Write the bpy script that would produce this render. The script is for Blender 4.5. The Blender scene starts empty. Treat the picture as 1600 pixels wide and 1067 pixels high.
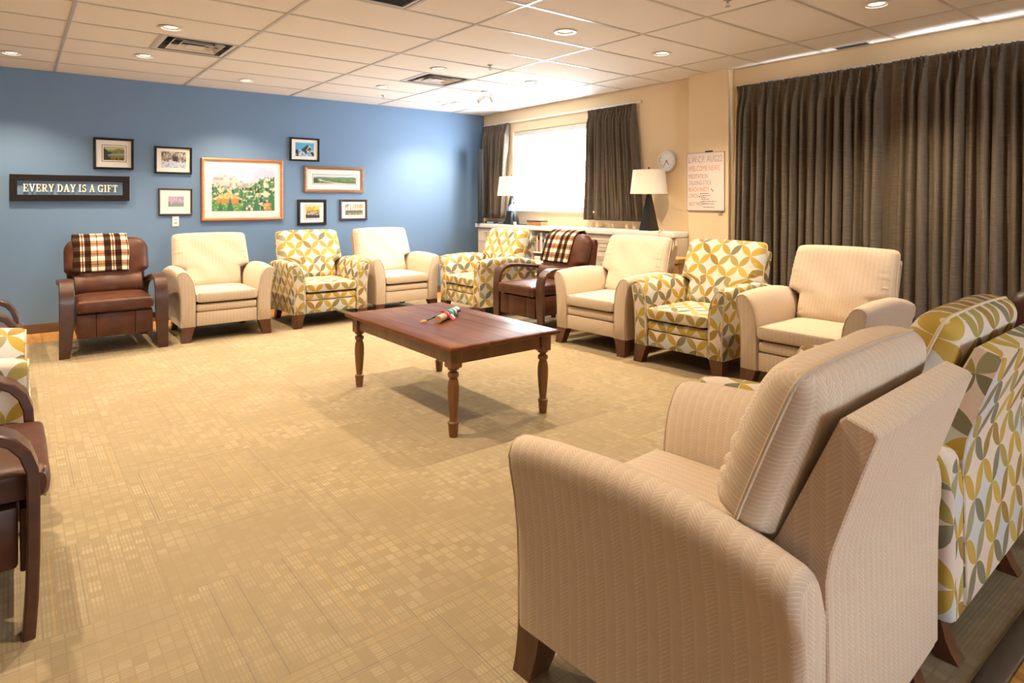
import bpy, bmesh, math, random
import numpy as np
from mathutils import Vector, Matrix

C = bpy.context.scene.collection
SC = bpy.context.scene
PI = math.pi
random.seed(7)

# ------------------------------------------------------------------ camera, world, exposure
cam_d = bpy.data.cameras.new('camera')
cam_d.sensor_width = 36.0
cam_d.lens = 992.0 / 1600.0 * 36.0
cam_d.shift_y = -(533.5 - 315.0) / 1600.0
cam_d.clip_start = 0.05
cam = bpy.data.objects.new('camera', cam_d)
C.objects.link(cam)
cam.location = (0, 0, 1.37)
cam.rotation_euler = (PI / 2, 0, -math.atan2(.617, .787))
SC.camera = cam

SC.view_settings.view_transform = 'Standard'
SC.view_settings.look = 'None'
SC.view_settings.gamma = 1.0
SC.view_settings.use_curve_mapping = False
SC.view_settings.exposure = -0.12

world = bpy.data.worlds.new('world')
SC.world = world
world.use_nodes = True
wb = world.node_tree.nodes['Background']
wb.inputs[0].default_value = (0.80, 0.91, 1.0, 1)      # bright overcast day
wb.inputs[1].default_value = 38.0

SPOT_W = 106.0
SPOT_COL = (1.0, 0.79, 0.53)

def portal(y0, y1, z0, z1):
    d = bpy.data.lights.new('window_daylight', 'AREA')
    d.shape = 'RECTANGLE'
    d.size = y1 - y0
    d.size_y = z1 - z0
    d.cycles.is_portal = True
    o = bpy.data.objects.new('window_daylight', d)
    C.objects.link(o)
    o.location = (6.0, (y0 + y1) / 2, (z0 + z1) / 2)
    o.rotation_euler = (0, PI / 2, 0)
    o.rotation_euler = Matrix(((0, 0, 1), (1, 0, 0), (0, 1, 0))).to_euler()   # emits towards -X
    return o
WIN1 = (5.22, 7.50, 1.25, 2.415)
WIN2 = (1.15, 3.45, 0.35, 2.44)
portal(*WIN1)
portal(*WIN2)
WIN_ADDED = (.8, 2.8, .85, 2.35)            # unseen window added behind the camera to light the chair backs
o3 = portal(*WIN_ADDED)
o3.location = ((WIN_ADDED[0] + WIN_ADDED[1]) / 2, -5.5, (WIN_ADDED[2] + WIN_ADDED[3]) / 2)
o3.rotation_euler = (PI / 2, 0, PI)

# ------------------------------------------------------------------ node helpers
class N:
    def __init__(s, name):
        s.m = bpy.data.materials.new(name)
        s.m.use_nodes = True
        s.t = s.m.node_tree
        s.b = s.t.nodes['Principled BSDF']
        s.out = s.t.nodes['Material Output']
    def node(s, typ, **kw):
        n = s.t.nodes.new(typ)
        for k, v in kw.items():
            setattr(n, k, v)
        return n
    def link(s, a, b):
        s.t.links.new(a, b)
    def put(s, inp, v):
        if isinstance(v, (int, float)):
            inp.default_value = v
        elif isinstance(v, (tuple, list)):
            inp.default_value = (*v, 1) if len(v) == 3 and inp.type == 'RGBA' else v
        else:
            s.link(v, inp)
    def math(s, op, a, b=0.0, c=None):
        n = s.node('ShaderNodeMath', operation=op)
        s.put(n.inputs[0], a); s.put(n.inputs[1], b)
        if c is not None: s.put(n.inputs[2], c)
        return n.outputs[0]
    def mix(s, f, a, b, blend='MIX'):
        n = s.node('ShaderNodeMix', data_type='RGBA', blend_type=blend)
        s.put(n.inputs[0], f); s.put(n.inputs[6], a); s.put(n.inputs[7], b)
        return n.outputs[2]
    def ramp(s, f, stops, interp='LINEAR'):
        n = s.node('ShaderNodeValToRGB')
        n.color_ramp.interpolation = interp
        el = n.color_ramp.elements
        while len(el) < len(stops): el.new(0.5)
        for e, (p, c) in zip(el, stops):
            e.position = p; e.color = (*c, 1)
        s.put(n.inputs[0], f)
        return n.outputs[0]
    def coord(s, which='UV'):
        return s.node('ShaderNodeTexCoord').outputs[which]
    def xyz(s, v):
        n = s.node('ShaderNodeSeparateXYZ'); s.link(v, n.inputs[0])
        return n.outputs
    def comb(s, x, y, z=0.0):
        n = s.node('ShaderNodeCombineXYZ')
        s.put(n.inputs[0], x); s.put(n.inputs[1], y); s.put(n.inputs[2], z)
        return n.outputs[0]
    def noise(s, vec, scale, detail=2.0, rough=.5, out=0):
        n = s.node('ShaderNodeTexNoise')
        s.link(vec, n.inputs['Vector'])
        n.inputs['Scale'].default_value = scale
        n.inputs['Detail'].default_value = detail
        n.inputs['Roughness'].default_value = rough
        return n.outputs[out]
    def white(s, vec):
        n = s.node('ShaderNodeTexWhiteNoise', noise_dimensions='3D')
        s.link(vec, n.inputs['Vector'])
        return n.outputs['Value']
    def mapping(s, vec, scale=(1, 1, 1), rot=(0, 0, 0)):
        n = s.node('ShaderNodeMapping')
        s.link(vec, n.inputs['Vector'])
        n.inputs['Scale'].default_value = scale
        n.inputs['Rotation'].default_value = rot
        return n.outputs[0]
    def bump(s, h, strength=.3, dist=.01):
        n = s.node('ShaderNodeBump')
        n.inputs['Strength'].default_value = strength
        n.inputs['Distance'].default_value = dist
        s.link(h, n.inputs['Height'])
        s.link(n.outputs[0], s.b.inputs['Normal'])
    def fin(s, col=None, rough=.5, metal=0.0, spec=None, coat=0.0):
        if col is not None: s.put(s.b.inputs['Base Color'], col)
        s.put(s.b.inputs['Roughness'], rough)
        s.b.inputs['Metallic'].default_value = metal
        if spec is not None: s.b.inputs['Specular IOR Level'].default_value = spec
        if coat: s.b.inputs['Coat Weight'].default_value = coat; s.b.inputs['Coat Roughness'].default_value = .15
        return s.m

def plain(name, col, rough=.5, metal=0.0, var=.0, scale=30, spec=None, bump=0.0):
    n = N(name)
    c = col
    if var or bump:
        v = n.coord('Object')
        f = n.noise(v, scale, 3)
        if var:
            c = n.mix(f, tuple(x * (1 - var) for x in col), tuple(min(1, x * (1 + var)) for x in col))
        if bump: n.bump(f, bump, .002)
    return n.fin(c, rough, metal, spec)

def emit(name, col, st):
    n = N(name)
    n.b.inputs['Base Color'].default_value = (*col, 1)
    n.b.inputs['Emission Color'].default_value = (*col, 1)
    n.b.inputs['Emission Strength'].default_value = st
    return n.m

def wood(name, dark, light, rough=.35, axis=1, scale=1.0, coat=0.0, knots=False, pieces=False):
    n = N(name)
    v = n.coord('Object')
    if pieces:
        r = n.node('ShaderNodeObjectInfo').outputs['Random']
        add = n.node('ShaderNodeVectorMath', operation='ADD')
        n.link(v, add.inputs[0]); n.link(n.comb(n.math('MULTIPLY', r, 37.0), n.math('MULTIPLY', r, 11.0), 0.0), add.inputs[1])
        v = add.outputs[0]
    sc = [22 * scale] * 3; sc[axis] = 1.6 * scale
    g = n.noise(n.mapping(v, tuple(sc)), 1.0, 5, .6)
    g2 = n.noise(n.mapping(v, tuple(x * 5 for x in sc)), 1.0, 2)
    f = n.math('ADD', n.math('MULTIPLY', g, .8), n.math('MULTIPLY', g2, .25))
    c = n.ramp(f, [(.35, dark), (.68, light)])
    if knots:
        k = n.node('ShaderNodeTexVoronoi'); n.link(n.mapping(v, (7, 2.5, 7)), k.inputs['Vector']); k.inputs['Scale'].default_value = 1.0
        kk = n.ramp(k.outputs['Distance'], [(.05, (1, 1, 1)), (.14, (0, 0, 0))])
        c = n.mix(n.math('MULTIPLY', kk, .75), c, tuple(x * .35 for x in dark))
    if pieces:
        c = n.mix(n.math('MULTIPLY', r, .35), c, dark)
    n.bump(g2, .08, .001)
    return n.fin(c, rough, 0, .12 if pieces else None, coat)

# ------------------------------------------------------------------ materials
M = {}
def mats():
    # walls
    n = N('blue_paint'); v = n.coord('Object')
    n.bump(n.noise(v, 320, 2), .12, .001)
    M['blue'] = n.fin((.132, .217, .35), .5)
    n = N('cream_paint'); v = n.coord('Object')
    n.bump(n.noise(v, 320, 2), .12, .001)
    M['tan'] = n.fin((.80, .615, .385), .6)
    M['white_wall'] = plain('off_white_paint', (.72, .66, .56), .7)
    # ceiling tile
    n = N('ceiling_tile_mineral'); v = n.coord('Object')
    f = n.noise(v, 170, 3, .7)
    sp = n.ramp(f, [(.30, (.46, .42, .38)), (.42, (.80, .75, .70))])
    n.bump(f, .25, .002)
    M['tile'] = n.fin(sp, .9)
    M['tbar'] = plain('shade_toned_tbar', (.50, .465, .42), .28, 0.0)  # white bars toned darker; shade of the recessed grid put into the colour
    M['slab'] = plain('plenum', (.3, .3, .3), .9)
    # carpet
    n = N('carpet'); v = n.coord('Object'); x, y, z = n.xyz(v)
    r = n.node('ShaderNodeObjectInfo').outputs['Random']
    speck = n.noise(v, 480, 2, .7)
    rib = n.math('SINE', n.math('MULTIPLY', x, 2 * PI / .0125))
    ribm = n.math('GREATER_THAN', rib, .1)
    cu = n.math('FLOOR', n.math('DIVIDE', x, .088)); ux = n.math('FRACT', n.math('DIVIDE', n.math('ADD', x, .01), .044)); vy = n.math('FRACT', n.math('DIVIDE', y, .038)); cm = n.math('MULTIPLY', n.math('GREATER_THAN', ux, .12), n.math('GREATER_THAN', vy, .14)); cub = n.math('FLOOR', n.math('DIVIDE', n.math('ADD', x, .01), .044)); cv = n.math('FLOOR', n.math('DIVIDE', y, .038))
    blk = n.white(n.comb(cub, cv, n.math('MULTIPLY', r, 91.0)))
    big = n.noise(n.comb(n.math('ADD', x, n.math('MULTIPLY', r, 50)), y, 0.0), 2.2, 1)
    amt = n.math('MULTIPLY', n.math('MULTIPLY', n.math('POWER', blk, .8), cm), n.ramp(big, [(.35, (.25,) * 3), (.65, (1,) * 3)]))
    base = n.mix(speck, (.15, .117, .072), (.46, .36, .225))
    lite = n.mix(n.math('MULTIPLY', n.math('MULTIPLY', n.math('ADD', n.math('MULTIPLY', ribm, .6), .35), amt), .46), base, (.66, .54, .36))
    # accent lines along the pile
    li = n.math('FRACT', n.math('DIVIDE', n.math('ADD', x, .021), .088))
    line = n.math('LESS_THAN', li, .055)
    lid = n.white(n.comb(cu, n.math('MULTIPLY', r, 13.0), 4.0))
    lon = n.math('MULTIPLY', line, n.math('GREATER_THAN', lid, .45))
    lcol = n.mix(n.math('GREATER_THAN', lid, .72), (.46, .30, .09), (.17, .145, .13))
    col = n.mix(n.math('MULTIPLY', lon, .48), lite, lcol)
    n.bump(n.math('ADD', speck, n.math('MULTIPLY', rib, .15)), .55, .004)
    M['carpet'] = n.fin(col, .95, 0, .1)
    M['strip'] = plain('vinyl_transition', (.085, .068, .05), .45, 0, .1, 60)
    M['base'] = wood('baseboard_brown', (.09, .05, .022), (.16, .095, .045), .5, 0)
    M['plank'] = wood('laminate_plank', (.42, .18, .045), (.74, .40, .13), .3, 1, .6, 0, True, True)
    # upholstery: cream chevron
    n = N('cream_chevron_fabric'); u, w, _ = n.xyz(n.coord('UV'))
    t = n.math('FRACT', n.math('DIVIDE', u, .064))
    tri = n.math('ABSOLUTE', n.math('SUBTRACT', t, .5))
    vv = n.math('ADD', w, n.math('MULTIPLY', tri, .055))
    ln = n.math('FRACT', n.math('DIVIDE', vv, .0105))
    thread = n.math('LESS_THAN', ln, .26)
    nz = n.noise(n.coord('UV'), 260, 2)
    nz2 = n.noise(n.coord('UV'), 45, 2)
    th2 = n.math('MULTIPLY', thread, n.ramp(nz2, [(.3, (.25,) * 3), (.65, (1,) * 3)]))
    stripe = n.ramp(t, [(0, (0.575, .455, .345)), (.10, (.66, .545, .43)), (.16, (.61, .49, .375)), (.5, (.58, .46, .35)), (.60, (.66, .545, .43)), (.66, (.61, .49, .375)), (1, (0.575, .455, .345))])
    base = n.mix(n.math('MULTIPLY', nz, .35), stripe, (.45, .345, .235))
    col = n.mix(n.math('MULTIPLY', th2, .42), base, (.85, .77, .66))
    n.bump(n.math('ADD', th2, nz), .30, .002)
    M['cream'] = n.fin(col, .85, 0, .25)
    M['cream_pipe'] = plain('cream_piping', (.50, .40, .29), .8)
    # upholstery: overlapping circle petals
    n = N('petal_print_fabric'); u, w, _ = n.xyz(n.coord('UV'))
    p = .136; k = .70710678
    a = n.math('DIVIDE', n.math('MULTIPLY', n.math('ADD', u, w), k), p)
    b = n.math('DIVIDE', n.math('MULTIPLY', n.math('SUBTRACT', w, u), k), p)
    fa = n.math('SUBTRACT', n.math('FRACT', a), .5); fb = n.math('SUBTRACT', n.math('FRACT', b), .5)
    aa = n.math('ABSOLUTE', fa); ab = n.math('ABSOLUTE', fb)
    isA = n.math('GREATER_THAN', aa, ab)
    mx = n.math('MAXIMUM', aa, ab); mn = n.math('MINIMUM', aa, ab)
    d2 = n.math('ADD', n.math('POWER', n.math('SUBTRACT', 1.0, mx), 2.0), n.math('POWER', mn, 2.0))
    petal = n.math('LESS_THAN', d2, .497)
    ra = n.math('ROUND', a); rb = n.math('ROUND', b); fla = n.math('FLOOR', a); flb = n.math('FLOOR', b)
    def sel(x1, x2):
        return n.math('ADD', n.math('MULTIPLY', isA, x1), n.math('MULTIPLY', n.math('SUBTRACT', 1.0, isA), x2))
    eid = n.comb(sel(ra, fla), sel(flb, rb), isA)
    rnd = n.white(eid)
    pet = n.ramp(rnd, [(0, (.45, .305, .045)), (.24, (.29, .175, .035)), (.42, (.34, .265, .07)), (.56, (.175, .168, .10)), (.76, (.30, .28, .16)), (.92, (.48, .35, .065))], 'CONSTANT')
    cid = n.white(n.comb(fla, flb, 7.0))
    bg = n.ramp(cid, [(0, (.70, .60, .52)), (.72, (.55, .57, .58))], 'CONSTANT')
    nz = n.noise(n.coord('UV'), 380, 2)
    col = n.mix(petal, bg, pet)
    col = n.mix(n.math('MULTIPLY', nz, .18), col, (.30, .25, .18))
    n.bump(nz, .18, .0015)
    M['petal'] = n.fin(col, .8, 0, .25)
    M['petal_pipe'] = plain('petal_piping', (.60, .50, .34), .8, 0, .3, 14)
    # leather
    n = N('brown_leather'); v = n.coord('Object')
    f = n.noise(v, 7, 4, .6); g = n.noise(v, 240, 2)
    c = n.ramp(f, [(.3, (.045, .014, .0065)), (.62, (.092, .029, .013)), (.85, (.17, .06, .028))])
    n.bump(n.math('ADD', n.math('MULTIPLY', n.noise(v, 28, 3), .7), n.math('MULTIPLY', g, .2)), .35, .004)
    M['leather'] = n.fin(c, .42, 0, .3)
    M['seam'] = plain('leather_piping', (.30, .15, .085), .45)
    M['bent'] = wood('bentwood_stain', (.038, .012, .005), (.075, .025, .011), .34, 1, .8, .08)
    M['leg'] = wood('chair_leg_stain', (.060, .020, .008), (.13, .05, .02), .3, 2, .9, .15)
    M['under'] = plain('dust_cover', (.02, .018, .016), .9)
    # pine table
    M['pine'] = wood('stained_pine_top', (.085, .027, .011), (.20, .070, .028), .33, 1, .55, 0, True, True)
    M['pine_side'] = wood('stained_pine', (.10, .036, .010), (.19, .078, .022), .33, 2, .6, .1)
    # curtain linen
    n = N('taupe_slub_linen'); v = n.coord('UV')
    f = n.noise(n.mapping(v, (5, 220, 1)), 1.0, 3, .7); g = n.noise(n.mapping(v, (260, 40, 1)), 1.0, 2)
    c = n.ramp(n.math('ADD', n.math('MULTIPLY', f, .75), n.math('MULTIPLY', g, .25)), [(.3, (.08, .062, .046)), (.7, (.215, .168, .126))])
    n.bump(f, .25, .002)
    M['curtain'] = n.fin(c, .85, 0, .2)
    # plaid
    n = N('plaid_flannel'); u, w, _ = n.xyz(n.coord('UV'))
    def band(s, per, kind):
        t = n.math('FRACT', n.math('DIVIDE', s, per))
        K = (.075, .050, .042); W = (1, 1, 1); C_ = (.78, .66, .50); T = (.33, .175, .10)
        if kind == 'u':
            st = [(0, K), (.23, W), (.28, K), (.315, W), (.36, K), (.57, W), (.755, K), (.785, W)]
        else:
            st = [(0, C_), (.38, T), (.60, (.12, .065, .045)), (.67, T), (.97, C_)]
        return n.ramp(t, st, 'CONSTANT')
    cu_ = band(u, .252, 'u'); cv_ = band(w, .105, 'v')
    c = n.mix(1.0, cu_, cv_, 'MULTIPLY')
    n.bump(n.noise(n.coord('UV'), 300, 2), .3, .002)
    M['plaid'] = n.fin(c, .95, 0, .1)
    # small stuff
    M['black'] = plain('black_lacquer', (.012, .011, .011), .35)
    M['black_frame'] = plain('black_frame', (.010, .009, .009), .55, 0, 0, 30, .25)
    M['brown_frame'] = plain('dark_brown_frame', (.035, .018, .012), .35)
    M['orange_frame'] = wood('cherry_frame', (.36, .12, .03), (.52, .20, .06), .35, 0)
    M['gold_frame'] = wood('walnut_gilt_frame', (.17, .075, .03), (.32, .16, .065), .35, 0)
    M['espresso'] = plain('espresso_frame', (.013, .009, .008), .6, 0, .3, 40, .2)
    M['mat'] = plain('cream_mat_board', (.80, .74, .66), .9)
    M['mat_white'] = plain('white_mat_board', (.72, .69, .645), .9)
    M['letter'] = plain('ivory_letter', (.88, .80, .66), .5)
    M['plastic'] = plain('white_plastic', (.80, .76, .70), .35)
    M['dark'] = plain('dark_slot', (.01, .01, .01), .8)
    M['trim_white'] = plain('white_trim', (.80, .76, .70), .4)
    M['counter'] = plain('white_laminate', (.80, .75, .71), .35, 0, .03, 40)
    M['cab'] = plain('cream_cabinet', (.66, .57, .46), .45)
    M['metal'] = plain('brushed_metal', (.45, .42, .38), .35, 1.0)
    M['steel'] = plain('dark_metal', (.10, .095, .09), .4, .6)
    M['vent_white'] = plain('vent_enamel', (.66, .62, .57), .4)
    M['shade'] = None
    n = N('linen_shade'); v = n.coord('Object')
    g = n.noise(n.mapping(v, (120, 120, 400)), 1.0, 2)
    n.bump(g, .15, .001)
    M['shade'] = n.fin(n.mix(g, (.78, .70, .58), (.86, .79, .68)), .9)
    M['board'] = plain('whiteboard_sheet', (.79, .68, .62), .35)
    M['ink_black'] = plain('ink_black', (.10, .08, .09), .7)
    M['ink_grey'] = plain('ink_grey', (.42, .35, .35), .7)
    M['ink_red'] = plain('ink_red', (.68, .34, .28), .7)
    M['ink_violet'] = plain('ink_violet', (.44, .36, .41), .7)
    M['box_wood'] = wood('honey_wood', (.30, .12, .035), (.45, .21, .07), .4, 1)
    M['card'] = plain('cardboard', (.45, .25, .09), .8, 0, .08, 25)
    M['lens'] = emit('lamp_lens', (1.0, .88, .70), 14.0)
    M['reflector'] = plain('lamp_reflector', (.42, .38, .33), .35, .4)
    n = N('window_glass')
    tr = n.node('ShaderNodeBsdfTransparent'); gl = n.node('ShaderNodeBsdfGlossy'); gl.inputs['Roughness'].default_value = .02
    mx_ = n.node('ShaderNodeMixShader'); mx_.inputs[0].default_value = .06
    n.link(tr.outputs[0], mx_.inputs[1]); n.link(gl.outputs[0], mx_.inputs[2]); n.link(mx_.outputs[0], n.out.inputs[0])
    M['glass'] = n.m
    n = N('painted_print')
    at = n.node('ShaderNodeVertexColor'); at.layer_name = 'paint'
    M['print'] = n.fin(at.outputs[0], .7)
    M['birch'] = plain('birch_bark', (.55, .40, .27), .7, 0, .4, 35)
    M['log_end'] = plain('cut_wood', (.42, .24, .12), .8, 0, .2, 60)
    for nm, c in dict(teal=(.01, .22, .19), green=(.02, .10, .03), red=(.42, .03, .03), pink=(.70, .16, .26), yellow=(.85, .42, .04), white=(.85, .83, .80), navy=(.02, .025, .05), lightblue=(.35, .55, .80), violet=(.20, .18, .55)).items():
        M['yarn_' + nm] = plain('yarn_' + nm, c, .85, 0, .2, 120, None, .3)
mats()

# ------------------------------------------------------------------ mesh helpers
class MB:
    """collects vertices, faces and per-corner UVs; build() links them as one mesh object"""
    def __init__(s): s.v = []; s.f = []; s.uv = {}
    def add(s, verts, faces, uvs=None):
        o = len(s.v); s.v += [tuple(p) for p in verts]
        for i, f in enumerate(faces):
            if uvs is not None and uvs[i] is not None: s.uv[len(s.f)] = uvs[i]
            s.f.append(tuple(j + o for j in f))
        return s
    def box(s, x0, x1, y0, y1, z0, z1):
        v = [(x, y, z) for z in (z0, z1) for y in (y0, y1) for x in (x0, x1)]
        return s.add(v, [(0, 2, 3, 1), (4, 5, 7, 6), (0, 1, 5, 4), (2, 6, 7, 3), (0, 4, 6, 2), (1, 3, 7, 5)])
    def rbox(s, x0, x1, y0, y1, z0, z1, r=.01, seg=2):
        bm = bmesh.new()
        bmesh.ops.create_cube(bm, size=1)
        bmesh.ops.scale(bm, vec=(x1 - x0, y1 - y0, z1 - z0), verts=bm.verts)
        bmesh.ops.translate(bm, vec=((x0 + x1) / 2, (y0 + y1) / 2, (z0 + z1) / 2), verts=bm.verts)
        bmesh.ops.bevel(bm, geom=bm.edges[:], offset=r, segments=seg, profile=.5, affect='EDGES', clamp_overlap=True)
        bm.verts.index_update()
        s.add([v.co[:] for v in bm.verts], [[v.index for v in f.verts] for f in bm.faces])
        bm.free(); return s
    def loft(s, rings, closed=True, caps=True, uv_v=None):
        n = len(rings[0]); vs = [p for r in rings for p in r]; fs = []; uvs = []
        per = [0.0]
        R0 = rings[len(rings) // 2]
        for i in range(n): per.append(per[-1] + (Vector(R0[(i + 1) % n]) - Vector(R0[i])).length)
        along = [0.0]
        for i in range(1, len(rings)):
            along.append(along[-1] + sum((Vector(a) - Vector(b)).length for a, b in zip(rings[i], rings[i - 1])) / n)
        m = n if closed else n - 1
        for i in range(len(rings) - 1):
            for j in range(m):
                k = (j + 1) % n
                fs.append((i * n + j, i * n + k, (i + 1) * n + k, (i + 1) * n + j))
                uvs.append([(along[i], per[j]), (along[i], per[j + 1]), (along[i + 1], per[j + 1]), (along[i + 1], per[j])])
        if caps and closed:
            fs.append(tuple(reversed(range(n)))); uvs.append(None)
            fs.append(tuple(range((len(rings) - 1) * n, len(rings) * n))); uvs.append(None)
        return s.add(vs, fs, uvs)
    def tube(s, path, r, n=6, closed=False):
        P = [Vector(p) for p in path]; rings = []
        L = len(P)
        for i in range(L):
            if closed: d = P[(i + 1) % L] - P[i - 1]
            else: d = P[min(i + 1, L - 1)] - P[max(i - 1, 0)]
            d.normalize()
            up = Vector((0, 0, 1)) if abs(d.z) < .9 else Vector((1, 0, 0))
            a = d.cross(up).normalized(); b = d.cross(a)
            rr = r[i] if isinstance(r, (list, tuple)) else r
            rings.append([P[i] + a * (rr * math.cos(2 * PI * k / n)) + b * (rr * math.sin(2 * PI * k / n)) for k in range(n)])
        if closed: rings.append(rings[0])
        return s.loft(rings, True, not closed)
    def lathe(s, prof, n=20, c=(0, 0), axis='z', cap=True):
        rings = []
        for r, z in prof:
            ring = []
            for k in range(n):
                a = 2 * PI * k / n; x, y = r * math.cos(a), r * math.sin(a)
                ring.append((c[0] + x, c[1] + y, z) if axis == 'z' else ((z, c[0] + x, c[1] + y) if axis == 'x' else (c[0] + x, z, c[1] + y)))
            rings.append(ring)
        return s.loft(rings, True, cap)
    def prism(s, poly, y0, y1):
        """2D polygon in xz extruded from y0 to y1"""
        n = len(poly)
        v = [(x, y0, z) for x, z in poly] + [(x, y1, z) for x, z in poly]
        f = [tuple(range(n)), tuple(range(2 * n - 1, n - 1, -1))] + [(i, i + n, (i + 1) % n + n, (i + 1) % n) for i in range(n)]
        return s.add(v, f)
    def build(s, name, mat, parent=None, smooth=40, loc=None, rot=None):
        me = bpy.data.meshes.new(name)
        me.from_pydata(s.v, [], s.f)
        me.materials.append(mat)
        bm = bmesh.new(); bm.from_mesh(me); bm.faces.ensure_lookup_table()
        uvl = bm.loops.layers.uv.new('UVMap')
        bmesh.ops.recalc_face_normals(bm, faces=bm.faces)
        orig = {}
        for fi, f in enumerate(bm.faces):
            c = s.uv.get(fi)
            if c is not None:
                m = {vi: q for vi, q in zip(s.f[fi], c)}
                for l in f.loops: l[uvl].uv = m[l.vert.index]
            else:
                nx, ny, nz = (abs(q) for q in f.normal)
                for l in f.loops:
                    p = l.vert.co
                    l[uvl].uv = (p.y, p.z) if nx >= ny and nx >= nz else ((p.x, p.z) if ny >= nz else (p.x, p.y))
        bm.to_mesh(me); bm.free()
        if smooth:
            for p in me.polygons: p.use_smooth = True
            me.set_sharp_from_angle(angle=math.radians(smooth))
        o = bpy.data.objects.new(name, me); C.objects.link(o)
        if parent is not None: o.parent = parent
        if loc is not None: o.location = loc
        if rot is not None: o.rotation_euler = rot
        return o

def tag(o, label=None, cat=None, group=None, kind=None):
    if label: o['label'] = label
    if cat: o['category'] = cat
    if group: o['group'] = group
    if kind: o['kind'] = kind
    return o
def thing(name, label, cat, loc=(0, 0, 0), rz=0.0, group=None):
    o = bpy.data.objects.new(name, None); C.objects.link(o)
    o.location = loc; o.rotation_euler = (0, 0, rz); o.empty_display_size = .1
    return tag(o, label, cat, group)
def copy_tree(o, parent=None):
    c = o.copy(); C.objects.link(c)
    c.parent = parent
    for ch in list(o.children): copy_tree(ch, c)
    return c
def inst(name, me, parent, loc=(0, 0, 0), rz=0.0):
    o = bpy.data.objects.new(name, me); C.objects.link(o); o.parent = parent
    o.location = loc; o.rotation_euler = (0, 0, rz); return o
def struct(o): o['kind'] = 'structure'; return o
def smooth01(t): t = min(1, max(0, t)); return t * t * (3 - 2 * t)

# ------------------------------------------------------------------ room shell
XW, YB, ZC = 5.9, 8.25, 2.742
XL, YF = -3.2, -5.4
b = MB(); b.box(XL - .2, XW + .3, YF - .2, YB + .2, -.12, -.012); floor = struct(b.build('floor', M['plank'], smooth=0))
b = MB(); b.box(XL - .2, XW + .3, YF - .2, YB + .2, 2.81, 2.9); ceiling = struct(b.build('ceiling', M['slab'], smooth=0))
b = MB(); b.box(XL - .1, XW + .12, YB, YB + .12, -.012, 2.81); struct(b.build('wall_back', M['blue'], smooth=0))
b = MB(); b.box(XL - .12, XL, YF, YB, -.012, 2.81); struct(b.build('wall_left', M['white_wall'], smooth=0))
b = MB(); b.box(XL - .1, WIN_ADDED[0], YF - .12, YF, -.012, 2.81).box(WIN_ADDED[1], XW + .12, YF - .12, YF, -.012, 2.81)
b.box(WIN_ADDED[0], WIN_ADDED[1], YF - .12, YF, -.012, WIN_ADDED[2]).box(WIN_ADDED[0], WIN_ADDED[1], YF - .12, YF, WIN_ADDED[3], 2.81)
struct(b.build('wall_front', M['white_wall'], smooth=0))
b = MB()
ys = [YF, WIN2[0], WIN2[1], WIN1[0], WIN1[1], YB]
for i in range(5):
    y0, y1 = ys[i], ys[i + 1]
    if i in (0, 2, 4): b.box(XW, XW + .16, y0, y1, -.012, 2.81)
    else:
        w = WIN2 if i == 1 else WIN1
        b.box(XW, XW + .16, y0, y1, -.012, w[2]); b.box(XW, XW + .16, y0, y1, w[3], 2.81)
struct(b.build('wall_right', M['tan'], smooth=0))
b = MB(); b.rbox(5.79, XW - .001, 3.775, 4.265, -.012, 2.741, .004, 1); struct(b.build('wall_pilaster', M['tan']))
b = MB(); b.rbox(XL, XW - .001, YB - .012, YB - .0005, -.001, .10, .003, 1); struct(b.build('baseboard_back', M['base']))
# windows
def window(name, w, mull):
    y0, y1, z0, z1 = w
    r = struct(MB().box(XW + .02, XW + .158, y0, y1, z0, z0 + .012).build(name, M['trim_white'], smooth=0))
    b = MB()
    fw = .045
    b.box(XW + .09, XW + .14, y0, y0 + fw, z0, z1).box(XW + .09, XW + .14, y1 - fw, y1, z0, z1)
    b.box(XW + .09, XW + .14, y0, y1, z0, z0 + fw).box(XW + .09, XW + .14, y0, y1, z1 - fw - .02, z1)
    b.build('window_frame', M['trim_white'], r, 0)
    for m in mull:
        MB().box(XW + .09, XW + .14, m - .02, m + .02, z0, z1).build('mullion', M['trim_white'], r, 0)
    ed = [y0 + fw] + [q for m in mull for q in (m - .02, m + .02)] + [y1 - fw]
    for i in range(0, len(ed), 2):
        MB().box(XW + .112, XW + .118, ed[i], ed[i + 1], z0 + fw, z1 - fw).build('pane', M['glass'], r, 0)
    return r
w1 = window('window_1', WIN1, [])
MB().rbox(XW + .02, XW + .085, WIN1[0] + .01, WIN1[1] - .01, 2.335, 2.412, .008, 2).build('blind_cassette', M['trim_white'], w1)
MB().rbox(XW - .055, XW + .01, WIN1[0] - .03, WIN1[1] + .02, 1.222, 1.25, .005, 1).build('window_sill', M['trim_white'], w1)
window('window_2', WIN2, [2.3])
w3 = window('window_added', WIN_ADDED, [1.75])  # added out of view, brings daylight onto the chair backs
w3.matrix_world = Matrix(((0, 1, 0, 0), (-1, 0, 0, YF + XW), (0, 0, 1, 0), (0, 0, 0, 1)))

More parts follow.
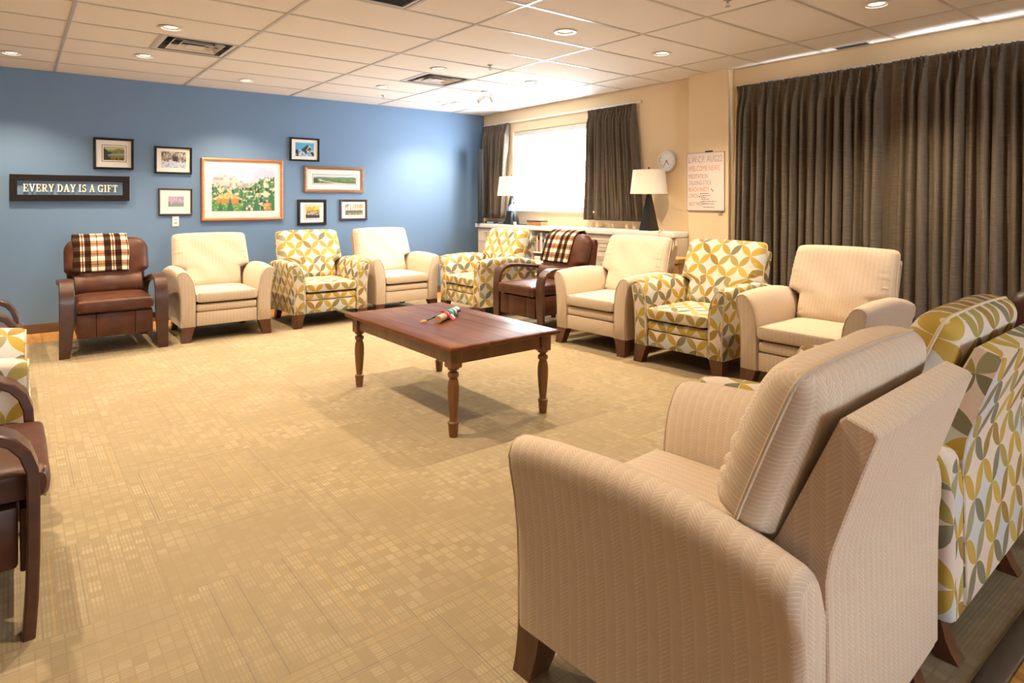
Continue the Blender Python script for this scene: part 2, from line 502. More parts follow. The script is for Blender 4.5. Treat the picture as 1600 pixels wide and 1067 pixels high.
# carpet tiles
CT = .615
me_t = MB().rbox(-CT / 2 + .0002, CT / 2 - .0002, -CT / 2 + .0002, CT / 2 - .0002, -.012, 0, .0003, 1).build('carpet_tile', M['carpet'], floor, 40)
first = me_t; tile_me = me_t.data
xs0 = .43 - CT * 4
nx = 0
cols = []; x = xs0
while x < XW - .05:
    cols.append((x, min(x + CT, XW))); x += CT
rows = []; y = .6175
YE = 7.68
while y < YE - .02:
    rows.append((y, min(y + CT, YE))); y += CT
used = False
cut = {}
for i, (xa, xb) in enumerate(cols):
    for j, (ya, yb) in enumerate(rows):
        full = (xb - xa) > CT - .001 and (yb - ya) > CT - .001
        rz = (PI / 2 if (i + j) % 2 else 0) + (PI if random.random() < .5 else 0)
        cx, cy = (xa + xb) / 2, (ya + yb) / 2
        if full: me = tile_me
        else:
            hx, hy = (xb - xa) / 2 - .0002, (yb - ya) / 2 - .0002
            if (i + j) % 2: hx, hy = hy, hx
            key = (round(hx, 3), round(hy, 3))
            if key not in cut:
                t = MB().rbox(-hx, hx, -hy, hy, -.012, 0, .0003, 1).build('carpet_tile', M['carpet'], floor, 40)
                cut[key] = t.data; t.location = (cx, cy, 0); t.rotation_euler = (0, 0, rz)
                continue
            me = cut[key]
        if not used and full:
            first.location = (cx, cy, 0); first.rotation_euler = (0, 0, rz); used = True; continue
        inst('carpet_tile', me, floor, (cx, cy, 0), rz)
# laminate planks: strip along the blue wall and beyond the carpet edge in front
pw = .128
pl = MB().rbox(-pw / 2 + .0008, pw / 2 - .0008, -.2846, .2846, -.012, -.001, .0012, 1).build('floor_plank', M['plank'], floor)
pl.location = (-1.0, 7.965, 0)
for i in range(1, 54): inst('floor_plank', pl.data, floor, (-1.0 + pw * i, 7.965, 0))
p2 = MB().rbox(-pw / 2 + .0008, pw / 2 - .0008, -.55, .55, -.012, -.001, .0012, 1).build('floor_plank', M['plank'], floor)
p2.location = (1.7, .0, 0)
for i in range(1, 16): inst('floor_plank', p2.data, floor, (1.7 + pw * i, random.choice((0.0,)), 0))
b = MB()
b.loft([[(xx, .552, -.001), (xx, .556, .0045), (xx, .57, .0065), (xx, .606, .0065), (xx, .6165, .004), (xx, .6175, -.001)] for xx in (-2.0, XW - .1)])
struct(b.build('trim_1', M['strip']))

# ------------------------------------------------------------------ ceiling: tiles, bars, downlights, diffusers
XN = [-3.2, -2.15, -.91, .33, 1.572, 2.812, 4.052, 5.292, 5.899]
YN = [1.602 + .61 * k for k in range(-11, 11)] + [8.249]
YN[0] = -5.39
LIGHTS = [(.972, 5.60), (.968, 6.83), (-.02, 7.46), (2.07, 7.50), (3.50, 3.765), (4.715, 3.77), (4.72, 1.91), (3.452, 5.62), (3.467, 6.90), (4.68, 5.60), (4.68, 7.50),
          (.972, 3.765), (.972, 1.91), (-.29, 3.765), (-.29, 5.60)]
VENTS = [(1.262, 6.165, .30, True), (3.762, 6.165, .30, True), (1.885, 3.737, .30, True)]
def cell(v, nodes):
    for i in range(len(nodes) - 1):
        if nodes[i] <= v < nodes[i + 1]: return i
lc = {}
for l in LIGHTS: lc.setdefault((cell(l[0], XN), cell(l[1], YN)), []).append(l)
vc = {(cell(v[0], XN), cell(v[1], YN)): v for v in VENTS}
RH = .078
tile_cache = {}
def tile_mesh(w, d, hole=None):
    key = (round(w, 3), round(d, 3), None if hole is None else (round(hole[0], 3), round(hole[1], 3)))
    if key in tile_cache: return inst('ceiling_tile', tile_cache[key], ceiling)
    b = MB(); x, y = w / 2 - .004, d / 2 - .004
    if hole is None: b.rbox(-x, x, -y, y, 0, .016, .004, 1)
    else:
        n = 24; hx, hy = hole
        ring = []; outer = []
        for k in range(n):
            a = 2 * PI * (k + .5) / n; c, s = math.cos(a), math.sin(a)
            ring.append((hx + RH * c, hy + RH * s))
            tx = ((x if c > 0 else -x) - hx) / c; ty = ((y if s > 0 else -y) - hy) / s
            t = min(tx, ty); outer.append((hx + t * c, hy + t * s))
        vs = [(p[0], p[1], z) for z in (0, .016) for p in ring] + [(p[0], p[1], z) for z in (0, .016) for p in outer]
        fs = []
        for k in range(n):
            m = (k + 1) % n
            fs.append((k, m, 2 * n + m, 2 * n + k)); fs.append((n + k, 3 * n + k, 3 * n + m, n + m))
            fs.append((k, n + k, n + m, m))
            fs.append((2 * n + k, 2 * n + m, 3 * n + m, 3 * n + k))
        b.add(vs, fs)
        for cx, cy in ((x, y), (-x, y), (-x, -y), (x, -y)):          # corner fillers
            near = sorted(range(n), key=lambda k: (outer[k][0] - cx) ** 2 + (outer[k][1] - cy) ** 2)
            on_x = [k for k in range(n) if abs(outer[k][0] - cx) < 1e-6]; on_y = [k for k in range(n) if abs(outer[k][1] - cy) < 1e-6]
            if on_x and on_y:
                kx = min(on_x, key=lambda k: abs(outer[k][1] - cy)); ky = min(on_y, key=lambda k: abs(outer[k][0] - cx))
                b.add([(*outer[kx], 0), (cx, cy, 0), (*outer[ky], 0)], [(0, 1, 2)])
    o = b.build('ceiling_tile', M['tile'], ceiling, 30)
    tile_cache[key] = o.data
    return o
for i in range(len(XN) - 1):
    for j in range(len(YN) - 1):
        xa, xb, ya, yb = XN[i], XN[i + 1], YN[j], YN[j + 1]
        v = vc.get((i, j)); ls = lc.get((i, j), [])
        if v:
            if v[0] > (xa + xb) / 2: xb = v[0] - .31
            else: xa = v[0] + .31
        cx, cy = (xa + xb) / 2, (ya + yb) / 2
        hole = None
        if ls: hole = (ls[0][0] - cx, ls[0][1] - cy)
        t = tile_mesh(xb - xa, yb - ya, hole)
        t.location = (cx, cy, ZC)
def bar(x0, x1, y0, y1):
    b = MB(); b.box(x0, x1, y0, y1, ZC - .004, ZC + .004)
    b.build('ceiling_bar', M['tbar'], ceiling, 0)
for x in XN[1:-1]: bar(x - .012, x + .012, YF, YB)
for j, y in enumerate(YN[1:-1]):
    for i in range(len(XN) - 1):
        bar(XN[i] + .012, XN[i + 1] - .012, y - .012, y + .012)
for v in VENTS[:3]:
    x = v[0] - .31 if v[0] > 1.5 and v[0] != 1.885 or v[0] == 1.262 else v[0] + .31
    bar(x - .012, x + .012, v[1] - .293, v[1] + .293)
MB().box(XL, XW, YB - .02, YB - .0005, ZC - .004, ZC + .004).build('wall_angle', M['tbar'], ceiling, 0)
MB().box(XW - .02, XW - .0005, YF, YB - .021, ZC - .004, ZC + .004).build('wall_angle', M['tbar'], ceiling, 0)

# downlights
DL = None
names = ['recessed downlight between the camera and the square ceiling diffuser over the plaid recliner',
 'recessed downlight close behind the square ceiling diffuser nearest the blue wall sign',
 'recessed downlight above the carved letter sign on the blue wall',
 'recessed downlight by the blue wall above the large mountain painting',
 'recessed downlight over the right end of the wooden coffee table',
 'recessed downlight in front of the whiteboard pilaster',
 'recessed downlight in front of the long closed curtains',
 'recessed downlight in front of the small ceiling diffuser near the window',
 'recessed downlight behind the small ceiling diffuser, near the blue wall',
 'recessed downlight washed out by daylight in front of the bright window',
 'recessed downlight in the bright corner between blue wall and window',
 'recessed downlight outside the picture, over the carpet at the table end nearest the edge recliners',
 'recessed downlight outside the picture, over the carpet close to the camera',
 'recessed downlight outside the picture, above the petal-print chair at the left edge',
 'recessed downlight outside the picture, above the far leather recliner at the left edge',
]
def make_downlight():
    t = thing('downlight', 'x', 'ceiling light')
    b = MB(); b.lathe([(RH - .004, .002), (RH + .012, -.003), (RH + .016, -.006), (RH + .008, -.009), (RH - .010, -.008), (RH - .012, -.003), (RH - .004, .002)], 28, cap=False)
    b.build('trim_ring', M['trim_white'], t)
    b = MB(); b.lathe([(RH - .011, -.004), (.058, .001), (.0525, .006), (.052, .05)], 28, cap=False)
    b.build('reflector', M['reflector'], t)
    b = MB(); b.lathe([(.001, .0015), (.03, .002), (.046, .005), (.0515, .010)], 24)
    b.build('lamp', M['lens'], t)
    return t
sd = bpy.data.lights.new('downlight_beam', 'SPOT')
sd.energy = SPOT_W; sd.color = SPOT_COL; sd.spot_size = math.radians(118); sd.spot_blend = .75; sd.shadow_soft_size = .028
for k, l in enumerate(LIGHTS):
    o = make_downlight() if DL is None else copy_tree(DL)
    if DL is None: DL = o
    o.location = (l[0], l[1], ZC)
    o['label'] = names[k]
    o['group'] = 'recessed downlights in the ceiling'
    lo = bpy.data.objects.new('downlight_beam', sd); C.objects.link(lo); lo.parent = o; lo.location = (0, 0, -.032)

# square diffusers
def diffuser(v, label):
    t = thing('ceiling_diffuser', label, 'air vent', (v[0], v[1], ZC), 0, 'square ceiling air diffusers')
    h = .294
    b = MB()
    def ringbox(ho, hi, z0, z1, name, m):
        bb = MB()
        for (a, bq) in ((ho, hi),):
            o = [(-a, -a), (a, -a), (a, a), (-a, a)]; i_ = [(-bq, -bq), (bq, -bq), (bq, bq), (-bq, bq)]
            vs = [(p[0], p[1], z0) for p in o] + [(p[0], p[1], z1) for p in i_] + [(p[0], p[1], z0 + .003) for p in o] + [(p[0], p[1], z1 + .003) for p in i_]
            fs = []
            for k in range(4):
                m_ = (k + 1) % 4
                fs += [(k, m_, 4 + m_, 4 + k), (8 + k, 12 + k, 12 + m_, 8 + m_), (k, 8 + k, 8 + m_, m_), (4 + k, 4 + m_, 12 + m_, 12 + k)]
            bb.add(vs, fs)
        bb.build(name, m, t, 0)
    ringbox(h, h - .035, 0, 0, 'frame', M['vent_white'])
    ringbox(h - .035, h - .06, 0, .05, 'throat', M['steel'])
    ringbox(.205, .165, -.004, .035, 'louver', M['vent_white'])
    ringbox(.135, .095, -.006, .030, 'louver', M['vent_white'])
    MB().box(-.07, .07, -.07, .07, -.006, -.003).build('center_plate', M['vent_white'], t, 0)
    MB().box(-.25, .25, -.25, .25, .054, .058).build('backing', M['dark'], t, 0)
    MB().box(-.25, .25, -.006, .006, .010, .016).build('brace', M['steel'], t, 0)
    return t
diffuser(VENTS[0], 'square louvred ceiling diffuser over the plaid-draped recliner and cream armchair at the blue wall')
diffuser(VENTS[1], 'square louvred ceiling diffuser farther along near the bright window corner')
t = thing('return_grille', 'dark open return air grille cut by the top edge of the picture', 'air vent', (VENTS[2][0], VENTS[2][1], ZC))
b = MB()
for q in ((-.294, .294, -.294, -.272), (-.294, .294, .272, .294), (-.294, -.272, -.272, .272), (.272, .294, -.272, .272)): b.box(*q, -.001, .012)
b.build('frame', M['vent_white'], t, 0)
MB().box(-.272, .272, -.272, .272, .045, .05).build('backing', M['steel'], t, 0)
for k in range(17): MB().box(-.272, .272, -.262 + k * .0327, -.258 + k * .0327, .004, .03).build('louver', M['steel'], t, 0)
t = thing('wall_edge_vent', 'small dark slotted vent in the ceiling above the long curtains', 'air vent', (5.80, 2.55, ZC))
MB().box(-.055, .055, -.15, .15, -.004, -.0005).build('frame', M['vent_white'], t, 0)
for k in range(4): MB().box(-.042 + k * .022, -.028 + k * .022, -.135, .135, -.006, -.0042).build('slot', M['dark'], t, 0)

def sprinkler(x, y, label):
    t = thing('fire_sprinkler', label, 'sprinkler', (x, y, ZC), 0, 'fire sprinklers in the ceiling')
    MB().lathe([(.001, -.001), (.03, -.001), (.028, -.006), (.012, -.010), (.001, -.010)], 16).build('escutcheon', M['metal'], t)
    b = MB(); b.tube([(0, 0, -.008), (0, 0, -.022)], .008, 8)
    for s in (-1, 1): b.tube([(s * .006, 0, -.02), (s * .014, 0, -.032), (s * .003, 0, -.046)], .0025, 6)
    b.build('body', M['metal'], t)
    MB().lathe([(.001, -.046), (.018, -.047), (.018, -.049), (.001, -.049)], 14).build('deflector', M['metal'], t)
sprinkler(3.765, 5.156, 'fire sprinkler hanging in mid ceiling between the coffee table and the window')
sprinkler(3.746, 7.467, 'fire sprinkler near the blue wall end of the ceiling')
sprinkler(3.814, 2.49, 'fire sprinkler at the top edge over the right side armchairs')

# white spotlight bracket in the corner of the ceiling
t = thing('ceiling_spotlight', 'small white twin spotlight bracket on the ceiling in the window corner', 'spotlight', (4.62, 6.42, ZC))
MB().lathe([(.001, -.001), (.055, -.001), (.055, -.012), (.02, -.02), (.001, -.02)], 18).build('base', M['trim_white'], t)
MB().tube([(0, 0, -.015), (0, 0, -.06), (.02, -.04, -.075), (.03, -.09, -.08)], .008, 8).build('arm', M['trim_white'], t)
MB().tube([(0, 0, -.05), (-.03, .05, -.085)], .008, 8).build('arm', M['trim_white'], t)
hd = MB(); hd.lathe([(.001, -.055), (.026, -.055), (.032, -.02), (.036, .05), (.030, .05), (.024, .0), (.001, .0)], 16, axis='x')
h1 = hd.build('lamp_head', M['trim_white'], t); h1.location = (.03, -.09, -.09); h1.rotation_euler = (0, .5, .6)
h2 = hd.build('lamp_head', M['trim_white'], t); h2.location = (-.03, .06, -.10); h2.rotation_euler = (0, .6, 2.6)
# ceiling access panel
t = thing('ceiling_access_panel', 'pale grey flush access panel in the ceiling corner by the window', 'panel', (5.02, 7.52, ZC))
MB().rbox(-.25, .25, -.22, .22, -.009, -.0045, .002, 1).build('panel', M['vent_white'], t)

# ------------------------------------------------------------------ upholstered armchair
def mirror(pts, s): return [(s * p[0], p[1], p[2]) for p in pts]
def arm_ring(y, zt, zb, sh=0.0):
    P = [(.424, zb), (.424, .30), (.428, .42), (.440, .53), (.456, zt - .085), (.461, zt - .040), (.452, zt - .014), (.432, zt - .002), (.405, zt), (.372, zt - .012), (.342, zt - .040), (.318, zt - .085), (.302, zt - .14), (.293, zt - .21), (.290, .40), (.290, .30), (.290, zb)]
    if sh:
        out = []
        for x, z in P:
            # shrink every edge inwards by sh
            dx = (.372 - x); nz = z
            x2 = x + math.copysign(min(abs(dx), sh), dx)
            if z > .42: nz = z - sh * smooth01((z - .42) / .15)
            out.append((x2, nz))
        P = out
    return [(x, y, z) for x, z in P]

class Pillow:
    def __init__(s, p0, p1, width, Tf, Tb, bow=0.0, rc=.07, gather=.004, crown=0.0, seed=0, pf=4, pb=8):
        s.p0, s.p1, s.width, s.Tf, s.Tb, s.bow, s.rc, s.g, s.cr, s.seed = p0, p1, width, Tf, Tb, bow, rc, gather, crown, seed
        s.L = math.hypot(p1[0] - p0[0], p1[1] - p0[1])
        s.d = ((p1[0] - p0[0]) / s.L, (p1[1] - p0[1]) / s.L)
        s.n = (-s.d[1], s.d[0])           # towards the sitter
        s.pf, s.pb = pf, pb
    def W(s, v):
        z = s.p0[1] + (s.p1[1] - s.p0[1]) * v
        w = s.width(z)
        dd = (1 - v) * s.L
        if dd < s.rc: w -= s.rc - math.sqrt(max(0, s.rc ** 2 - (s.rc - dd) ** 2))
        db = v * s.L
        if db < .03: w -= .03 - math.sqrt(max(0, .03 ** 2 - (.03 - db) ** 2))
        return w
    def pt(s, u, v, side):
        a = max(0, 1 - abs(u) ** (s.pf * 1.6 if side > 0 else s.pb * 1.5)); c = max(0, 1 - abs(2 * v - 1) ** (s.pf * 1.5 if side > 0 else s.pb))
        t = (a ** .5) * (c ** .5) * (s.Tf if side > 0 else s.Tb)
        if side > 0:
            edge = smooth01((abs(u) - .70) / .22)
            t += s.g * edge * (a ** .5) * math.sin(v * s.L * 165 + 1.7 * math.sin(v * 23 + s.seed) + (1.0 if u > 0 else 0)) * (.5 + .5 * math.sin(v * 9 + s.seed + (2 if u > 0 else 0)))
            t += (c ** .5) * (a ** .5) * .006 * math.sin(u * 5 + 3 * v + s.seed) * math.sin(v * 9 + u * 2)
        bow = s.bow * math.sin(PI * v)
        y = s.p0[0] + s.d[0] * s.L * v + s.n[0] * (side * t + bow)
        z = s.p0[1] + s.d[1] * s.L * v + s.n[1] * (side * t + bow) + s.cr * (1 - u * u) * smooth01((v - .6) / .4)
        return (u * s.W(v), y, z)
    def grid(s, nu, nv):
        us = []
        for i in range(nu + 1):
            a = 2 * i / nu - 1; us.append(math.copysign(1 - (1 - abs(a)) ** 1.9, a))
        vs = []
        for i in range(nv + 1):
            a = 2 * i / nv - 1; vs.append((math.copysign(1 - (1 - abs(a)) ** 1.25, a) + 1) / 2)
        return us, vs
    def mesh(s, nu=34, nv=46):
        b = MB(); us, vs = s.grid(nu, nv)
        for side in (1, -1):
            V = [s.pt(u, v, side) for v in vs for u in us]; F = []; UV = []
            for j in range(nv):
                for i in range(nu):
                    F.append((j * (nu + 1) + i, j * (nu + 1) + i + 1, (j + 1) * (nu + 1) + i + 1, (j + 1) * (nu + 1) + i))
                    q = [(i, j), (i + 1, j), (i + 1, j + 1), (i, j + 1)]
                    UV.append([(us[a] * s.W(.7), vs[c] * s.L + .02) for a, c in q])
            b.add(V, F, UV)
        return b
    def rim(s, n=60, frm=.0):
        P = []
        for i in range(n + 1): P.append(s.pt(1, frm + (1 - frm) * i / n, 1))
        m = 24
        for i in range(1, m): P.append(s.pt(1 - 2 * i / m, 1.0, 1))
        for i in range(n, -1, -1): P.append(s.pt(-1, frm + (1 - frm) * i / n, 1))
        return P

def back_w(z):
    if z < .635: return .283
    if z < .685: return .283 + .100 * smooth01((z - .635) / .05)
    return .383 - .016 * (z - .685) / .33
BACK = Pillow((.585, .44), (.795, 1.016), back_w, .089, .074, .008, .042, .0085, .008, 1.3, 8, 8)

def seat_mesh(hw, y0, y1, z0, z1, crown=.012, ov=.0, wr=0.0, r=.032):
    """boxy seat cushion with a soft crown and bulging front"""
    b = MB(); nx, ny = 22, 22
    def prof(t):   # rounded border factor
        return 1
    rings = []
    xs = [-hw + 2 * hw * i / nx for i in range(nx + 1)]
    S = []
    # profile around in yz, swept over x with end rounding
    npf = 10
    prof = []
    zm = (z0 + z1) / 2; hz = (z1 - z0) / 2
    for k in range(npf + 1):       # front bulge bottom -> top
        a = -PI / 2 + PI * k / npf
        yy = y0 + r - r * (abs(math.cos(a)) ** .55); zz = zm + hz * math.copysign(abs(math.sin(a)) ** .55, math.sin(a))
        prof.append((yy, zz, 1 if k > npf / 2 else 0))
    for k in range(1, ny + 1): prof.append((y0 + r + (y1 - y0 - r) * k / ny, z1, 1))
    prof.append((y1, z0, 0))
    for k in range(1, 6): prof.append((y1 - (y1 - y0 - r) * k / 6, z0, 0))
    rr = []
    for i, x in enumerate(xs):
        e = abs(x) / hw
        sh = (max(0, 1 - e ** 14)) ** .5
        ring = []
        for y, z, top in prof:
            q = zm + (z - zm) * (.72 + .28 * sh)
            yy = y + (1 - sh) * .012 * (1 if y < y0 + r else 0)
            if top and z > zm + hz * .5: q += crown * (1 - e ** 4) * smooth01((y - y0) / .12)
            if wr and y < y0 + r + .002:
                yy += wr * math.sin(x * 150 + z * 40 + 2 * math.sin(x * 31)) * (1 - abs(z - zm) / hz)
            ring.append((x, yy, q))
        rr.append(ring)
    b.loft(rr)
    # planar fabric mapping: x across, arclength from the back forward and down the front
    b.uv = {}
    return b

def front_leg(s):
    b = MB()
    R = []
    for z, x0, x1, y0, y1 in ((.158, .296, .420, .004, .092), (.10, .316, .421, .000, .082), (.05, .331, .422, -.006, .068), (.0, .343, .424, -.016, .052)):
        R.append([(s * x0, y0, z), (s * x1, y0, z), (s * x1, y1, z), (s * x0, y1, z)])
    return b.loft(R)
def rear_leg(s):
    b = MB(); R = []
    for z, y0, y1 in ((.158, .690, .790), (.11, .700, .790), (.065, .722, .800), (.03, .745, .815), (.0, .772, .836)):
        R.append([(s * .318, y0, z), (s * .376, y0, z), (s * .376, y1, z), (s * .318, y1, z)])
    return b.loft(R)

def make_armchair(fab, pipe, label, group):
    t = thing('armchair', label, 'armchair', (0, 0, 0), 0, group)
    F, Pm = M[fab], M[pipe]
    ztab = [(0, .692), (.12, .706), (.30, .716), (.48, .716), (.62, .70), (.74, .674), (.81, .654)]
    def zt(y):
        for (a, za), (c, zc) in zip(ztab, ztab[1:]):
            if a <= y <= c: return za + (zc - za) * smooth01((y - a) / (c - a)) if False else za + (zc - za) * (y - a) / (c - a)
        return ztab[-1][1]
    for s in (-1, 1):
        rings = [mirror(arm_ring(.000, .692, .150, .022), s), mirror(arm_ring(.002, .692, .148, .012), s), mirror(arm_ring(.010, .692, .146, .003), s)]
        for y in [.022, .06, .12, .2, .3, .4, .5, .58, .66, .74, .79, .81]: rings.append(mirror(arm_ring(y, zt(y), .145), s))
        rings += [mirror(arm_ring(.826, .650, .146, .006), s), mirror(arm_ring(.835, .642, .15, .02), s)]
        b = MB().loft(rings)
        a = b.build('armrest', F, t, 50)
        path = [p for p in mirror(arm_ring(.003, .692, .15, .008), s)]
        MB().tube(path, .0042, 6).build('piping', Pm, a)
        front_leg(s).build('leg', M['leg'], t, 30)
        rear_leg(s).build('leg', M['leg'], t, 30)
    # seat
    c = seat_mesh(.2875, -.014, .60, .377, .476)
    sc_ = c.build('seat_cushion', F, t, 60)
    for z, yy in ((.466, -.006), (.387, -.006)):
        MB().tube([(-.275 + .55 * i / 12, yy, z) for i in range(13)], .004, 6).build('piping', Pm, sc_)
    MB().rbox(-.286, .286, .004, .07, .288, .362, .022, 3).build('front_rail', F, t)
    MB().rbox(-.286, .286, .008, .05, .150, .284, .010, 2).build('footrest_panel', F, t)
    MB().box(-.289, .289, .05, .78, .165, .365).build('seat_base', M['under'], t, 0)
    # back
    bc = BACK.mesh().build('back_cushion', F, t, 60)
    MB().tube(BACK.rim(50, .42), .0055, 6).build('piping', Pm, bc)
    rings = []
    for x in (-.335, -.332, -.20, 0, .20, .332, .335):
        e = .004 if abs(x) > .333 else 0
        P = [(.70 + e, .185 + e), (.70 + e, .60), (.735 + e, .66), (.862 + e, .938 - e), (.872, .946 - e), (.922, .930 - e), (.932 - e, .918 - e), (.902 - e, .83), (.846 - e, .66), (.838 - e, .60), (.842 - e, .40), (.846 - e, .172), (.842 - e, .165 + e), (.78, .165 + e)]
        rings.append([(x, y, z) for y, z in P])
    MB().loft(rings).build('back_panel', F, t, 35)
    return t

# ------------------------------------------------------------------ leather bentwood recliner
def lback_w(z):
    if z < .64: return .287
    if z < .70: return .287 + .068 * smooth01((z - .64) / .06)
    return .355
LBACK = Pillow((.60, .43), (.800, 1.005), lback_w, .092, .06, .012, .13, .003, .006, 4.0)
def make_recliner(label, group):
    t = thing('bentwood_recliner', label, 'recliner', (0, 0, 0), 0, group)
    # bent arm loop in yz
    path = [(.012, .0), (.004, .12), (.0, .28), (.0, .46), (.004, .53), (.024, .59), (.060, .635), (.11, .662), (.17, .674), (.26, .673), (.40, .660), (.55, .640), (.68, .615), (.745, .590), (.785, .545), (.803, .47), (.812, .30), (.830, .12), (.845, .0)]
    wl = [.078, .094, .108, .112, .112, .112, .112, .112, .112, .108, .10, .092, .085, .08, .075, .07, .066, .062, .058]
    th = .034
    for s in (-1, 1):
        rings = []
        for i, (y, z) in enumerate(path):
            a = path[max(0, i - 1)]; c = path[min(len(path) - 1, i + 1)]
            dy, dz = c[0] - a[0], c[1] - a[1]; L = math.hypot(dy, dz); ny, nz = dz / L, -dy / L    # inward normal
            if i in (0, len(path) - 1): ny, nz = (1, 0) if i == 0 else (-1, 0)
            xo = .422 - .055 * smooth01((i - 11) / 4); xi = xo - wl[i]; e = .005
            q = [(xo - e, 0), (xo, e), (xo, th - e), (xo - e, th), (xi + e, th), (xi, th - e), (xi, e), (xi + e, 0)]
            rings.append([(s * x, y + ny * d, z + nz * d) for x, d in q])
        MB().loft(rings).build('bentwood_arm', M['bent'], t, 35)
    L_ = M['leather']
    c = seat_mesh(.296, -.030, .60, .384, .492, .014, 0, .0035, .04); sc_ = c.build('seat_cushion', L_, t, 60)
    MB().tube([(-.285 + .57 * i / 16, -.016 + .002 * math.sin(i), .482) for i in range(17)], .0045, 6).build('piping', M['seam'], sc_)
    MB().tube([(-.285 + .57 * i / 16, -.016 + .002 * math.sin(i), .394) for i in range(17)], .0045, 6).build('piping', M['seam'], sc_)
    for xa, xb in ((-.293, -.151), (-.149, .149), (.151, .293)):
        MB().rbox(xa, xb, .006, .05, .160, .368, .006, 2).build('footrest_panel', L_, t)
    MB().rbox(-.294, .294, .055, .76, .175, .378, .012, 2).build('seat_base', L_, t)
    for s in (-1, 1): MB().rbox(s * .345 - .045, s * .345 + .045, .30, .34, .24, .29, .004, 1).build('arm_bracket', M['steel'], t)
    LBACK.mesh(30, 40).build('back_cushion', L_, t, 60)
    # lumbar roll below the head cushion
    rings = []
    for x, k in ((-.284, .6), (-.276, .92), (-.15, 1), (-.148, .97), (0, 1), (.148, .97), (.15, 1), (.276, .92), (.284, .6)):
        ring = []
        for i in range(16):
            a = 2 * PI * i / 16
            cy, cz = .575, .575
            dy, dz = math.cos(a) * .055 * k, math.sin(a) * .098 * k
            ring.append((x, cy + dy + .34 * dz, cz + dz))
        rings.append(ring)
    MB().loft(rings).build('lumbar_panel', L_, t, 60)
    rings = []
    for x in (-.325, -.318, 0, .318, .325):
        e = .008 if abs(x) > .32 else 0
        P = [(.70, .40), (.735, .60), (.840 + e, .94), (.855, .952 - e), (.885, .945 - e), (.905 - e, .90), (.868 - e, .66), (.848 - e, .40), (.845, .22), (.79, .22)]
        rings.append([(x, y, z) for y, z in P])
    MB().loft(rings).build('back_panel', L_, t, 40)
    return t

def make_throw(label, loc, rz, back_len=.34, x0=-.285, x1=.172):
    nx_ = 40
    rows = []
    def backpt(v): return LBACK
    vs = [.40 + .56 * i / 26 for i in range(27)]
    cols = []
    for i in range(nx_ + 1):
        x = x0 + (x1 - x0) * i / nx_
        col = []
        for v in vs:
            u = max(-.93, min(.93, x / LBACK.W(min(v, .9))))
            p = LBACK.pt(u, v, 1)
            q = .012 + .002 * math.sin(x * 40 + v * 7)
            col.append((x + .006 * math.sin(v * 11) * (1 if i < 4 or i > nx_ - 4 else 0), p[1] + LBACK.n[0] * q, p[2] + LBACK.n[1] * q))
        a = col[-1]
        top = .030 + max(a[2], 1.012)
        yb = .918 + .004 * math.sin(x * 30)
        col.append(((x), a[1] + .035, top - .012)); col.append((x, a[1] + .075, top)); col.append((x, a[1] + .12, top - .006))
        col.append((x, yb - .03, .985)); col.append((x, yb, .95)); col.append((x, yb + .006, .90))
        for k in range(1, 9): col.append((x, yb + .006 - .012 * k / 8 + .008 * math.sin(x * 22 + k), .90 - back_len * k / 8))
        cols.append(col)
    n = len(cols[0]); b = MB()
    V = [p for c_ in cols for p in c_]; F = []; UV = []
    ar = [0.0]
    for k in range(1, n): ar.append(ar[-1] + (Vector(cols[20][k]) - Vector(cols[20][k - 1])).length)
    for i in range(nx_):
        for k in range(n - 1):
            F.append((i * n + k, (i + 1) * n + k, (i + 1) * n + k + 1, i * n + k + 1))
            xx = lambda ii: (x1 - x0) * ii / nx_
            UV.append([(xx(i), ar[k]), (xx(i + 1), ar[k]), (xx(i + 1), ar[k + 1]), (xx(i), ar[k + 1])])
    b.add(V, F, UV)
    o = b.build('throw_blanket', M['plaid'], None, 60, loc, (0, 0, rz))
    md = o.modifiers.new('thick', 'SOLIDIFY'); md.thickness = .009; md.offset = 1.0
    return tag(o, label, 'blanket', 'plaid throws over the leather recliners')

D = math.radians
CH = [('cream', 1.69, 6.78, 0, 'cream armchair against the blue wall directly under the wall outlet'),
      ('petal', 2.785, 6.80, 0, 'petal-print armchair under the large orange-framed mountain painting, between two cream armchairs'),
      ('cream', 3.79, 6.90, 0, 'cream armchair against the blue wall nearest the window corner'),
      ('petal', 4.20, 6.385, -90, 'petal-print armchair in the far corner in front of the shelf of books'),
      ('cream', 4.20, 4.20, -87, 'cream armchair in front of the cabinet beside the black-based table lamp'),
      ('petal', 4.23, 3.24, -88, 'petal-print armchair facing the table end in front of the whiteboard pilaster'),
      ('cream', 4.22, 2.225, -89, 'cream armchair standing alone before the long brown curtains'),
      ('cream', 1.572, 1.47, 183.4, 'large cream chevron armchair seen from behind in the near corner'),
      ('petal', 2.53, 1.505, 182, 'petal-print armchair seen from behind beside the large cream armchair'),
      ('petal', .05, 3.87, 90, 'petal-print armchair cut by the left picture edge between two leather recliners')]
proto = {}
for kind, x, y, r, lab in CH:
    g = 'cream chevron armchairs' if kind == 'cream' else 'petal-print armchairs'
    if kind not in proto: o = proto[kind] = make_armchair(kind, kind + '_pipe', lab, g)
    else: o = copy_tree(proto[kind])
    o.location = (x, y, 0); o.rotation_euler = (0, 0, D(r)); o['label'] = lab
